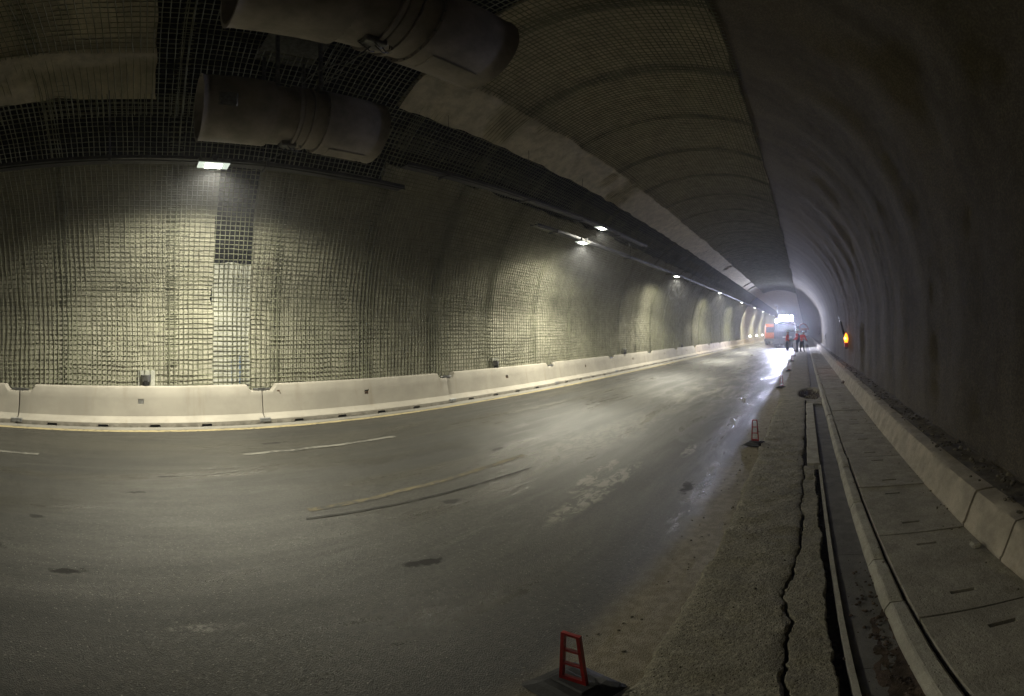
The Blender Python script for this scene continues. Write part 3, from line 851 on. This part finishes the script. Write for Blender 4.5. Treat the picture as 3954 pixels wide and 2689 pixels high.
# ------------------------------------------------------------------ lamps
def make_lamp():
    r = bpy.data.objects.new('tunnel_lamp', None); link(r)
    m = MB(); m.box(-.13, -.245, .0, .13, .245, .075, bev=.012)
    for i in range(7): m.box(-.11, -.2 + i * .066 - .006, .076, .11, -.2 + i * .066 + .006, .10)
    m.build('housing', MAT['steel'], r)
    m = MB(); m.box(-.122, -.236, -.012, .122, .236, -.001); m.build('glass_cover', MAT['lens_glass'], r)
    m = MB(); m.box(-.085, -.125, -.022, .085, .125, -.013, bev=.004); m.build('led_panel', MAT['lens'], r)
    m = MB(); m.box(-.15, -.03, .02, -.135, .03, .118); m.box(.135, -.03, .02, .15, .03, .118); m.box(-.16, -.03, .1175, .16, .03, .124); m.build('bracket', MAT['tray'], r)
    # three lens groups: wide throw over the road, faint wall wash, narrow wall beam
    for pw, half, bl, tilt, sy in ((MAIN_W, 52, .8, 4, 2.3), (WASH_W, 78, .5, -2, 1.5), (BEAM_W, 40, 1.0, -22, .6)):
        ld = bpy.data.lights.new('lamp_light', 'SPOT'); ld.energy = pw; ld.color = (1.0, .955, .775); ld.spot_size = math.radians(2 * half); ld.spot_blend = bl; ld.shadow_soft_size = .07
        lo = bpy.data.objects.new('lamp_light', ld); link(lo, r); lo.location = (0, 0, -.07); lo.rotation_euler = (0, -math.radians(tilt), 0); lo.scale = (1, sy, 1)
    return r
lamp0 = make_lamp()
LY = [(-6.9, 1.18, 4.66), (-6.9, 11.87, 4.68), (-6.40, 12.25, 5.20), (-6.9, 22.02, 4.77), (-6.9, 33.7, 4.88), (-6.9, 45.7, 4.91), (-6.9, 57.7, 4.97), (-6.9, 69.2, 5.02), (-6.9, 81.9, 5.1), (-6.9, 93.6, 5.14), (-6.9, 105.9, 5.16),
      (-6.9, -10.0, 4.66)]
LL = ['nearest bright wall lamp, under the left fan', 'lower lamp of the close pair along the left wall', 'upper lamp of the close pair, on the upper cable tray',
      'lone lamp next after the close pair', 'second lamp after the close pair', 'third lamp after the close pair', 'fourth lamp after the close pair', 'fifth lamp after the close pair',
      'sixth lamp after the close pair', 'seventh lamp after the close pair', 'farthest lamp beside the floodlit truck mast', 'lit lamp behind the viewer on the left cable tray']
for i, p in enumerate(LY):
    o = lamp0 if i == 0 else copy_tree(lamp0)
    o.location = nearer(p); tag(o, 'small lit tunnel lamp: ' + LL[i], 'lamp', 'lamps on the cable trays')
    if i == 2:
        for ch in o.children:
            if ch.type == 'LIGHT': ch.data = ch.data.copy(); ch.data.energy *= .3

# ------------------------------------------------------------------ jet fans
def make_fan():
    r = bpy.data.objects.new('jet_fan', None); link(r)
    L = 1.27
    def can(y0, y1, R, lip0=True):
        m = MB(); s = -1 if y0 < 0 else 1
        yo, yi = (y0, y1) if s < 0 else (y1, y0)
        m.lathe([(R - .06, yi), (R, yi), (R, yo - s * .10), (R - .004, yo - s * .09), (R + .0, yo - s * .03), (R + .012, yo), (R - .035, yo), (R - .10, yo - s * .12), (R - .10, yi)], 40)
        return m
    can(-L, -.36, .505).build('silencer', MAT['fan'], r, True, 35)
    can(.36, L, .505).build('silencer', MAT['fan'], r, True, 35)
    MB().lathe([(.40, -.36), (.455, -.36), (.455, .36), (.40, .36)], 40).build('motor_casing', MAT['fan'], r, True, 35)
    for yv in (-.02, .17): MB().lathe([(.44, yv - .02), (.492, yv - .02), (.492, yv + .02), (.44, yv + .02)], 40, closed=True).build('flange', MAT['fan'], r, True, 35)
    MB().lathe([(.455, .02), (.47, .03), (.47, .13), (.455, .14)], 40).build('clamp_band', MAT['fan'], r, True, 35)
    MB().lathe([(.0, -.5), (.10, -.45), (.15, -.35), (.15, .35), (.10, .45), (.0, .5)], 18).build('hub', MAT['fan_dark'], r, True, 40)
    m = MB()
    for i in range(8):
        M = Matrix.Rotation(i * PI / 4, 4, 'Y') @ Matrix.Translation((.27, 0, 0)) @ Matrix.Rotation(.6, 4, 'X'); m.box(-.13, -.006, -.06, .13, .006, .06, M)
    m.build('fan_blades', MAT['fan_dark'], r)
    m = MB(); m.lathe([(.40, -.3), (.0, -.3)], 24); m.build('inner_baffle', MAT['fan_dark'], r)
    # terminal box and cable loops under the motor
    m = MB(); m.box(-.07, -.16, -.53, .07, .05, -.44, bev=.01); m.build('terminal_box', MAT['steel'], r)
    m = MB()
    for k in range(5):
        c = (random.uniform(-.05, .05), .08 + .05 * k - .2, -.50); rr = random.uniform(.05, .085)
        m.tube([(c[0] + .02 * math.sin(t * 2), c[1] + rr * math.cos(t), c[2] + rr * math.sin(t) * .9) for t in np.linspace(0, 5.6, 14)], .007, 5)
    m.tube([(0, -.05, -.5), (-.1, -.12, -.6), (-.3, -.2, -.62), (-.8, -.25, -.45), (-1.3, -.2, -.32)], .008, 5)
    m.build('cable_loop', MAT['cable'], r)
    def curved(a0, a1, y0, y1, R):
        g = MB(); g.grid([[(q * math.cos(math.radians(t)), yv, q * math.sin(math.radians(t))) for yv, q in ((y0, .50), (y0 + .012, R), (y1 - .012, R), (y1, .50))] for t in np.linspace(a0, a1, 9)]); return g
    curved(-76, -108, .50, 1.08, .519).build('service_panel', MAT['fan'], r, True, 30)
    curved(-2, -24, -1.10, -.86, .509).build('name_plate', MAT['steel'], r, True, 30)
    curved(35, 60, -.95, -.55, .512).build('cover_plate', MAT['fan'], r, True, 30)
    bo = MB()
    for yv in (-.385, .385):
        for i in range(24):
            t = 2 * PI * i / 24; bo.lathe([(0, -.012), (.012, -.012), (.012, .012), (0, .012)], 6, 'y', Matrix.Translation((.482 * math.cos(t), yv + (.012 if yv > 0 else -.012) * -2, .482 * math.sin(t))))
    bo = bo.build('bolt_ring', MAT['steel'], r); bo['kind'] = 'stuff'
    return r
f0 = make_fan()
fans = [(f0, (-5.40, 2.0, 4.95), 'dusty cylindrical jet fan above the nearest lamp, lower and farther left'), (None, (-3.10, 1.95, 5.20), 'large dark cylindrical jet fan at the top edge, nearer the tunnel crown')]
for i, (o, p, lb) in enumerate(fans):
    o = o or copy_tree(f0); o.location = p; tag(o, lb, 'jet fan', 'ventilation fans under the vault')
    top = ZC + math.sqrt((R0 - .02) ** 2 - (p[0] - XC) ** 2) - p[2]
    m = MB()
    for yv in (-.30, .30):
        for s in (-.30, .30): m.box(s - .022, yv - .022, .36, s + .022, yv + .022, top - .02 + (.0 if i else (s * .35)))
        m.box(-.34, yv - .025, .47, .34, yv + .025, .52)
    m.build('hanger', MAT['steel'], o)
    m = MB(); m.box(-.40, -.42, top - .10, .40, .42, top - .07, Matrix.Translation((0, 0, 0)) if i else Matrix.Translation((0, 0, top * .0)) ); m.build('hanger_plate', MAT['steel'], o)
    m = MB(); m.tube([(.25, .30, .50), (.55, .75, top * .75), (.8, 1.05, top * .93)], .010, 5); m.tube([(.2, .30, .50), (.45, .85, top * .7), (.62, 1.15, top * .95)], .007, 5); m.build('supply_cable', MAT['wire'], o)

# ------------------------------------------------------------------ delineators
def make_delin():
    r = bpy.data.objects.new('delineator', None); link(r)
    H = .35; z0 = .045; wb_, wt, d = .060, .040, .009
    def hw(z): return wb_ + (wt - wb_) * (z - z0) / H
    m = MB(); bars = [(z0, z0 + .040), (z0 + .130, z0 + .143), (z0 + .228, z0 + .241), (z0 + H - .014, z0 + H)]
    for s in (-1, 1):
        vs = []
        for z in (z0, z0 + H):
            o_, i_ = s * hw(z), s * (hw(z) - .0145)
            vs += [(o_, -d, z), (i_, -d, z), (i_, d, z), (o_, d, z)]
        m.add(vs, [(0, 1, 2, 3), (4, 7, 6, 5), (0, 4, 5, 1), (1, 5, 6, 2), (2, 6, 7, 3), (3, 7, 4, 0)])
    for za, zb in bars:
        a, b = hw(za) - .0135, hw(zb) - .0135
        m.add([(-a, -d * .9, za), (a, -d * .9, za), (a, d * .9, za), (-a, d * .9, za), (-b, -d * .9, zb), (b, -d * .9, zb), (b, d * .9, zb), (-b, d * .9, zb)], [(0, 1, 2, 3), (4, 7, 6, 5), (0, 4, 5, 1), (1, 5, 6, 2), (2, 6, 7, 3), (3, 7, 4, 0)])
    m.build('ladder_panel', MAT['red'], r)
    m = MB(); m.box(-.15, -.13, .0, .15, .13, .05, bev=.012, taper=.62); m.box(-.085, -.04, .045, .085, .04, .062, bev=.008); m.build('rubber_base', MAT['rubber'], r)
    return r
dl0 = make_delin()
dpos = [(-.81, 1.33, .1, 'nearest and largest, at the bottom edge of the picture'), (-.75, 6.35, .02, 'second from the viewer, by the shadow on the shoulder'), (-.72, 13.0, -.05, 'third from the viewer, left of the dug pit'),
        (-.70, 18.6, .1, 'fourth from the viewer, looking grey against the lit road'), (-.74, 24.6, -.1, 'fifth from the viewer, in front of the workers'), (-.70, 29.6, .15, 'last one, at the feet of the workers')]
for i, (x, y, rz, lb) in enumerate(dpos):
    o = dl0 if i == 0 else copy_tree(dl0)
    o.location = (x, y, -.002); o.rotation_euler = (0, 0, rz); tag(o, 'red ladder delineator, ' + lb, 'delineator', 'red lane delineators along the shoulder')
    if i == 0:
        for ch in o.children:
            if ch.name.startswith('rubber_base'): ch.rotation_euler = (0, 0, -.34); ch.scale = (1.05, 1.15, .9)
            if ch.name.startswith('ladder'): ch.rotation_euler = (.02, -.02, -.12)
rk = rocks('stone', [(0, 0, 0, .05)], MAT['rubber'], None); rk.location = (-.70, 1.38, .052); rk.scale = (1.1, .8, .4)
if 'kind' in rk: del rk['kind']
tag(rk, 'dark lump lying on the base of the nearest delineator', 'lump')

# ------------------------------------------------------------------ right wall fittings
wlp = empty('warning_lamp', 'lit orange flame shaped warning lamp with red base on the right wall', 'warning lamp', (1.70, 17.4, 1.12))
m = MB(); m.box(-.07, -.09, -.02, .09, .09, .17, bev=.015); m.build('lamp_base', MAT['red'], wlp)
m = MB(); m.lathe([(.0, .16), (.05, .17), (.075, .24), (.08, .33), (.062, .43), (.03, .52), (.0, .57)], 16, 'z'); m.build('lens', MAT['amber'], wlp, True)
m = MB(); m.lathe([(.0, .27), (.045, .29), (.058, .335), (.045, .38), (.0, .40)], 10, 'z', Matrix.Translation((-.032, -.045, 0))); m.build('bulb', MAT['amber_core'], wlp, True)
m = MB(); m.box(-.05, -.05, -.09, .06, .05, -.03); m.box(.05, -.03, -.05, .2, .03, .03); m.build('mount', MAT['rubber'], wlp)
pl = bpy.data.lights.new('lamp_light', 'POINT'); pl.energy = 3.0; pl.color = (1, .3, .03); pl.shadow_soft_size = .06
plo = bpy.data.objects.new('lamp_light', pl); link(plo, wlp); plo.location = (-.12, -.12, .33)
for i, (y, z, lb) in enumerate([(35.3, 1.35, 'dark reflector plate on the right wall, nearer of the two past the warning lamp'), (52.0, 1.5, 'dark reflector plate on the right wall, farther one beside the bright rib')]):
    r = empty('reflector', lb, 'reflector', (1.70, y, z), 0, 'reflector plates on the right wall')
    m = MB(); m.box(-.03, -.14, -.28, .0, .14, .28, bev=.01); m.build('plate', MAT['rubber'], r)
    m = MB(); m.box(-.045, -.145, .02, -.031, -.10, .22); m.build('reflective_strip', MAT['reflective'], r)
    m = MB(); m.box(.0, -.03, -.03, .16, .03, .03); m.build('stem', MAT['steel'], r)
nb = MB(); 
nb.tube([(1.72, 22.4, 2.95), (1.76, 20.8, 2.3), (1.72, 18.6, 1.66)], .06, 8); o = nb.build('dark_tube', MAT['cable'], None, True); tag(o, 'dark bent tube on the right wall above the orange lamp', 'dark_tube')  # dark long patch on the right wall, built as a bent tube
cl = MB(); cl.box(1.18, 13.2, .10, 1.25, 13.45, .17, bev=.01); cl.box(1.15, 13.25, .101, 1.18, 13.4, .13); o = cl.build('clamp', MAT['rust']); tag(o, 'small dark iron clamp on the walkway at the foot of the upstand', 'clamp')
cl = MB(); cl.box(1.12, 2.66, .10, 1.19, 2.74, .15, bev=.015); o = cl.build('concrete_chunk', MAT['concrete_pale']); tag(o, 'pale concrete chunk on the walkway by the upstand joint', 'chunk')

# ------------------------------------------------------------------ far end: fill, truck, machines, car, people, small lights
m = MB(); P = []
for y in np.arange(61, 200, 1.0):
    e = min(1, (y - 61) / .6); P.append([(x, y, -.05 + e * (.42 + .05 * nz(x * 2, y)) * (1 if -1.1 < x < 1.6 else 0)) for x in (-1.6, -1.05, -.6, 0, .6, 1.2, 1.58)])
m.grid(P); fl = m.build('fill_slab', MAT['concrete'], None, True); tag(fl, 'raised pale fill across the shoulder at the far end', kind='structure')

def wheel(parent, x, y, r, wd):
    t = MB().lathe([(r * .6, -wd / 2), (r * .95, -wd / 2), (r, -wd * .3), (r, wd * .3), (r * .95, wd / 2), (r * .6, wd / 2)], 18, 'x', Matrix.Translation((x, y, r))).build('wheel', MAT['rubber'], parent, True, 40)
    MB().lathe([(0, -wd * .42), (r * .6, -wd * .45), (r * .6, wd * .45), (0, wd * .42)], 14, 'x', Matrix.Translation((x, y, r))).build('rim', MAT['steel'], t, True, 40)
trk = empty('work_truck', 'dark work truck with a blazing floodlight bar and thin mast on top', 'truck', (-2.25, 46.5, 0))
m = MB(); m.box(-1.15, -.2, .9, 1.2, 4.2, 2.62, bev=.06); m.build('body', MAT['truck_dark'], trk)
m = MB(); m.box(-.95, -.24, 1.75, 1.0, -.205, 2.45); m.build('rear_window', MAT['glass'], trk)
m = MB(); m.box(-1.2, -.9, .55, 1.2, 4.2, .88, bev=.03); m.build('chassis', MAT['chassis'], trk)
m = MB(); m.box(-1.25, -1.25, .38, .25, -.9, .95, bev=.04); m.box(-1.05, -1.3, .55, .05, -1.25, .75); m.build('counterweight', MAT['chassis'], trk)
for s in (-.95, .95): wheel(trk, s, -.3, .42, .3); wheel(trk, s, 3.2, .42, .3)
for s in (-.55, .45): wheel(trk, s - .3, -1.0, .22, .2)
m = MB(); m.box(-.2, -.27, 1.05, .8, -.21, 1.18); m.build('reflective_strip', MAT['reflective'], trk)
fl_ = MB(); fl_.box(-1.0, -.8, 2.66, 1.15, -.7, 2.72); fl_.box(-.9, -.75, 2.6, -.84, .3, 2.66); fl_.box(.95, -.75, 2.6, 1.01, .3, 2.66); fl_.box(-.9, -.78, 2.7, -.85, -.72, 3.4); fl_.box(1.0, -.78, 2.7, 1.05, -.72, 3.4); lf = fl_.build('floodlight_frame', MAT['steel'], trk)
for i in range(5):
    m = MB(); x0 = -.98 + i * .40 ; m.box(x0, -.86, 2.86 + (.0 if i else -.12), x0 + .34, -.73, 3.42 + (.08 if i else -.22), bev=.02); h = m.build('floodlight', MAT['steel'], lf)
    for zc in ((3.03, 3.31) if i else (2.90,)):
        m = MB(); m.lathe([(0, -.90), (.10, -.895), (.165, -.875), (.17, -.862), (0, -.861)], 16, 'y', Matrix.Translation((x0 + .17, 0, zc))); m.build('floodlight_lens', MAT['flood'], trk, True)
ad = bpy.data.lights.new('flood_light', 'AREA'); ad.shape = 'RECTANGLE'; ad.size = 1.9; ad.size_y = .5; ad.energy = FLOOD_W; ad.color = (.76, .78, 1.0); ad.spread = math.radians(130)
ao = bpy.data.objects.new('flood_light', ad); link(ao, trk); ao.location = (.05, -1.0, 3.15); ao.rotation_euler = (math.radians(-72), 0, 0)
m = MB(); m.tube([(-.78, .3, 2.6), (-.84, .3, 4.62)], .035, 6); m.tube([(-.55, .3, 2.6), (-.80, .3, 4.1)], .03, 6); m.box(-1.12, .2, 4.5, -.72, .4, 4.6); m.box(-.86, .22, 4.02, -.60, .38, 4.14); m.tube([(-.66, .3, 2.9), (-.62, .3, 3.9)], .05, 6); m.build('mast', MAT['board'], trk)

def lorry(name, label, cat, loc, body, sc=1.0):
    r = empty(name, label, cat, loc)
    m = MB(); m.box(-1.2 * sc, .3, 1.0, 1.2 * sc, 5, 2.75, bev=.1); m.build('tank', body, r)
    m = MB(); m.box(-1.15 * sc, -1.1, .8, 1.15 * sc, .25, 2.5, bev=.12); m.build('cab', body, r)
    m = MB(); m.box(-.95 * sc, -1.14, 1.6, .95 * sc, -1.105, 2.3); m.build('windscreen', MAT['glass'], r)
    m = MB(); m.box(-1.2 * sc, -1.2, .45, 1.2 * sc, 5, .79, bev=.04); m.build('chassis', MAT['chassis'], r)
    for s in (-.95, .95): wheel(r, s * sc, -.4, .48, .3); wheel(r, s * sc, 3.6, .48, .3)
    return r
lr = lorry('orange_lorry', 'orange lorry with one headlight on behind the floodlit truck at left', 'lorry', (-4.05, 55.5, 0), MAT['orange'])
m = MB(); m.lathe([(0, -.02), (.12, -.02), (.13, .05), (0, .05)], 14, 'y', Matrix.Translation((.62, -1.25, 1.25))); m.build('headlight', MAT['headlight'], lr)

car = empty('white_car', 'white car parked on the fill at the far end beneath the orange boom', 'car', (-.30, 102, .40))
m = MB(); P = []
for y, zt, hw_ in [(-.0, .35, .80), (.05, .95, .86), (.9, 1.0, .88), (1.0, 1.02, .88), (1.5, 1.05, .88), (3.4, 1.0, .88), (4.3, .85, .84), (4.35, .4, .8)]:
    P.append([(-hw_, y, .25), (-hw_, y, zt * .8), (-hw_ * .92, y, zt), (hw_ * .92, y, zt), (hw_, y, zt * .8), (hw_, y, .25)])
m.grid(P); m.f.append((0, 1, 2, 3, 4, 5)); m.build('body', MAT['car_white'], car, True, 40)
m = MB(); m.box(-.78, .35, 1.0, .78, 2.9, 1.5, bev=.08, taper=.82); m.build('cabin', MAT['glass'], car)
m = MB(); m.box(-.62, .62, 1.47, .62, 2.6, 1.53, bev=.02); m.build('roof', MAT['car_white'], car)
for s in (-.75, .75): wheel(car, s, .8, .32, .2); wheel(car, s, 3.5, .32, .2)
for s in (-1, 1):
    m = MB(); m.box(s * .60 - .1, -.03, .68, s * .60 + .1, .06, .82); m.build('headlight', MAT['headlight'] if s > 2 else MAT['reflective'], car)

ex = empty('orange_excavator', 'orange excavator with an arched boom behind the white car', 'excavator', (-.5, 108, .40))
m = MB(); m.box(-1.6, 0, .9, 1.0, 3, 2.2, bev=.12); m.build('body', MAT['orange'], ex)
m = MB(); m.tube([(-.9, -.3, 2.0), (-.75, -.5, 2.9), (-.1, -.6, 3.35), (.6, -.6, 3.1), (1.1, -.5, 2.5), (1.25, -.4, 2.0)], [.2, .2, .18, .16, .14, .12], 8); m.build('boom', MAT['orange'], ex, True, 40)
m = MB(); m.box(-1.5, -.3, 1.6, -.6, .9, 2.7, bev=.06); m.build('cab', MAT['glass'], ex)
for s in (-1.2, .6): m = MB(); m.box(s - .25, -.4, .0, s + .25, 3.2, .8, bev=.2); m.build('track', MAT['rubber'], ex)
m = MB(); m.box(1.05, -.65, 1.75, 1.5, -.15, 2.2, bev=.05); m.build('bucket', MAT['orange'], ex)

wbd = empty('white_board', 'upright white board standing on the road between the two groups of workers', 'board', (-.95, 38.5, 0), .1)
m = MB(); m.box(-.12, -.02, .05, .14, .02, .98, bev=.006); m.build('panel', MAT['board'], wbd)
m = MB(); m.box(-.2, -.12, 0, .2, .12, .06, bev=.01); m.build('foot', MAT['rubber'], wbd)

def small_light(y, lb):
    r = empty('barrier_light', lb, 'light', (BX - .31, y, .70), 0, 'small round lights on the far barriers')
    m = MB(); m.box(-.05, -.05, 0, .05, .05, .26); m.build('post', MAT['steel'], r)
    m = MB(); m.lathe([(0, .24), (.09, .27), (.13, .35), (.09, .43), (0, .46)], 12, 'z'); m.build('globe', MAT['headlight'], r, True)
for i, y in enumerate((60.5, 69.0, 78.5, 88.0)):
    small_light(y, 'small round white light on the barrier, ' + ['nearest of the far four', 'second of the far four', 'third of the far four', 'farthest of the far four'][i])

# people
def skin(name, joints, edges, mats, parent, pick=None, sub=2, root=0):
    me = bpy.data.meshes.new(name); me.from_pydata([j[:3] for j in joints], edges, []); me.update()
    o = bpy.data.objects.new(name, me); link(o)
    md = o.modifiers.new('skin', 'SKIN'); md.use_smooth_shade = True
    for i, j in enumerate(joints):
        sv = me.skin_vertices[0].data[i]; sv.radius = (j[3], j[4] if len(j) > 4 else j[3]); sv.use_root = (i == root)
    sb = o.modifiers.new('sub', 'SUBSURF'); sb.levels = sub; sb.render_levels = sub
    dg = bpy.context.evaluated_depsgraph_get(); dg.update()
    nm = bpy.data.meshes.new_from_object(o.evaluated_get(dg)); o.modifiers.clear(); o.data = nm; nm.name = name
    nm.materials.clear()
    for q in mats: nm.materials.append(q)
    for p in nm.polygons:
        p.use_smooth = True
        if pick: p.material_index = pick(p.center)
    if parent is not None: o.parent = parent
    return o
def person(label, loc, rz, pose, jacket, vest=False, head_dn=0.0, sc=1.0):
    r = empty('person', label, 'person', loc, rz); r.scale = (sc * 1.12, sc * 1.12, sc)
    # x: person's left is +x, faces -y
    lean = pose.get('lean', 0); st = pose.get('stance', .11); fw = pose.get('step', 0.0)
    hip = (0, 0, .93); ch = (0, -lean * .35, 1.28); nk = (0, -lean * .55, 1.49); hd = (0, -lean * .65 - head_dn, 1.66)
    J = [(*hip, .135, .105), (0, -lean * .18, 1.10, .13, .10), (*ch, .155, .11), (*nk, .055), (hd[0], hd[1] - .005, hd[2] - .04, .075, .085), (hd[0], hd[1], hd[2] + .06, .08, .092)]
    E = [(0, 1), (1, 2), (2, 3), (3, 4), (4, 5)]
    for s, f in ((-1, -fw), (1, fw)):
        b = len(J)
        J += [(s * .10, 0, .86, .092), (s * (st * .95), f * .4 - .015, .50, .065), (s * st, f, .10, .048), (s * (st + .01), f - .16, .045, .042, .035)]
        E += [(0, b), (b, b + 1), (b + 1, b + 2), (b + 2, b + 3)]
    arms = pose['arms']
    for s, (el, wr) in zip((-1, 1), arms):
        b = len(J); sh = (s * .185, ch[1] * .9, 1.41)
        J += [(*sh, .062), (*el, .047), (*wr, .036), (wr[0] + (wr[0] - el[0]) * .28, wr[1] + (wr[1] - el[1]) * .28, wr[2] + (wr[2] - el[2]) * .28, .03, .02)]
        E += [(2, b), (b, b + 1), (b + 1, b + 2), (b + 2, b + 3)]
    def pk(c):
        if c.z > 1.47: return 0
        if c.z < .13: return 2
        return 1
    skin('body', J, E, [MAT['skin'], MAT['trousers'], MAT['boots']], r, pk)
    JJ = [(0, 0, .84, .165, .135), (0, -lean * .18, 1.10, .165, .13), (*ch, .185, .14), (nk[0], nk[1], nk[2] - .03, .085)]
    EE = [(0, 1), (1, 2), (2, 3)]
    for s, (el, wr) in zip((-1, 1), arms):
        b = len(JJ); sh = (s * .19, ch[1] * .9, 1.415)
        JJ += [(*sh, .085), (*el, .068), (el[0] + (wr[0] - el[0]) * .86, el[1] + (wr[1] - el[1]) * .86, el[2] + (wr[2] - el[2]) * .86, .055)]
        EE += [(2, b), (b, b + 1), (b + 1, b + 2)]
    tape = lambda c: 1 if (.98 < c.z < 1.03 or 1.17 < c.z < 1.22) and abs(c.x) < .26 else 0
    skin('jacket', JJ, EE, [jacket, MAT['reflective']], r, tape if not vest else None)
    if vest:
        skin('overcoat', [(0, .03, .80, .165, .15), (0, .045 - lean * .2, 1.15, .165, .15), (ch[0], ch[1] + .04, 1.34, .17, .15), (nk[0], nk[1] + .03, 1.50, .10, .10)], [(0, 1), (1, 2), (2, 3)], [MAT['trousers']], r)
    M = Matrix.Translation((hd[0], hd[1], hd[2] + .075))
    m = MB(); m.lathe([(.128, -.012), (.122, .0), (.116, .05), (.090, .098), (.045, .125), (.0, .132)], 18, 'z', M); m.lathe([(.128, -.012), (.146, -.016), (.146, -.006), (.124, .004)], 18, 'z', M)
    m.box(-.07, -.19, -.02, .07, -.115, -.008, M); m.build('helmet', MAT['helmet'], r, True, 50)
    m = MB(); H = Vector((hd[0], hd[1], hd[2]))
    m.add([H + Vector(v) for v in ((-.016, -.085, -.01), (.016, -.085, -.01), (0, -.118, -.018), (0, -.085, .04))], [(0, 1, 2), (1, 3, 2), (3, 0, 2), (0, 3, 1)])
    m.build('nose', MAT['skin'], r)
    for s in (-1, 1):
        MB().lathe([(0, -.012), (.02, 0), (0, .012)], 8, 'x', Matrix.Translation(H + Vector((s * .092, 0, -.005)))).build('ear', MAT['skin'], r, True)
        MB().lathe([(0, -.006), (.012, 0), (0, .006)], 8, 'y', Matrix.Translation(H + Vector((s * .034, -.083, .018)))).build('eye', MAT['hole'], r, True)
    m = MB(); m.box(H.x - .025, H.y - .088, H.z - .058, H.x + .025, H.y - .080, H.z - .05); m.build('mouth', MAT['rust'], r)
    for s, (el, wr) in zip((-1, 1), arms):
        h = MB(); d = (Vector(wr) - Vector(el)).normalized(); u = Vector((1, 0, 0)) if abs(d.x) < .8 else Vector((0, 1, 0)); u = (u - d * u.dot(d)).normalized()
        b = Vector(wr) + d * .055
        for k in range(4):
            o_ = u * (.030 - .020 * k); L = (.072, .082, .076, .060)[k]; n_ = d.cross(u)
            h.tube([b + o_, b + o_ + d * L * .55, b + o_ * 1.05 + d * L * .9 + n_ * .018], [.009, .0085, .007], 6)
        h.tube([Vector(wr) + d * .02 + u * .03, Vector(wr) + d * .05 + u * .052, Vector(wr) + d * .085 + u * .055], [.011, .010, .008], 6)
        h.build('hand', MAT['skin'], r, True)
    return r
person('worker in red jacket and white helmet standing alone at left, turned to the others', (-1.36, 32.4, -.01), PI * .5, dict(arms=[((-.27, .03, 1.16), (-.22, -.16, 1.0)), ((.27, .02, 1.15), (.20, -.18, 1.02))], step=.10, lean=.05), MAT['jacket'])
person('worker in long dark overcoat over a red jacket standing in the middle of the group', (-.62, 34.6, -.01), -PI * .55, dict(arms=[((-.30, -.05, 1.17), (-.26, -.25, 1.05)), ((.34, .0, 1.18), (.30, -.2, .98))], step=.06, lean=.02), MAT['jacket'], True, 0, 1.06)
person('worker in red jacket bowing his head, rightmost of the three', (-.24, 35.4, .02), PI * .8, dict(arms=[((-.32, -.02, 1.15), (-.34, -.2, .97)), ((.33, -.06, 1.14), (.22, -.28, 1.02))], step=.08, lean=.22), MAT['jacket'], False, .06, .97)

# ------------------------------------------------------------------ air
m = MB(); m.box(-11.5, -45, -1.3, 5.5, 325, 7.8)
hz = m.build('haze', None); tag(hz, 'thin dusty air filling the tunnel', kind='stuff')
hm = bpy.data.materials.new('dusty_air'); hm.use_nodes = True; hn = hm.node_tree.nodes; hn.clear()
ho = hn.new('ShaderNodeOutputMaterial'); hv = hn.new('ShaderNodeVolumePrincipled')
hv.inputs['Color'].default_value = (.85, .86, .92, 1); hv.inputs['Density'].default_value = HAZE; hv.inputs['Anisotropy'].default_value = .6
hm.node_tree.links.new(hv.outputs[0], ho.inputs['Volume']); hz.data.materials.append(hm)

# silt washed into the near end of the gutter
m = MB(); P = []
for i in range(60):
    y = .6 + i * .035; row = []
    for j in range(9):
        u = j / 8; x = .204 + .224 * u
        hgt = .045 * max(0, (u - .15)) * max(0, 1 - (y - .6) / 1.9) * (.7 + .9 * nz(y * 3.5, u * 3, 5)) + .008 * nz(y * 14, u * 9, 2)
        row.append((x, y, -.020 + max(-.004, hgt)))
    P.append(row)
o = m.grid(P).build('silt', MAT['pit_soil'], None, True); tag(o, 'brown silt washed into the near end of the gutter', kind='stuff')
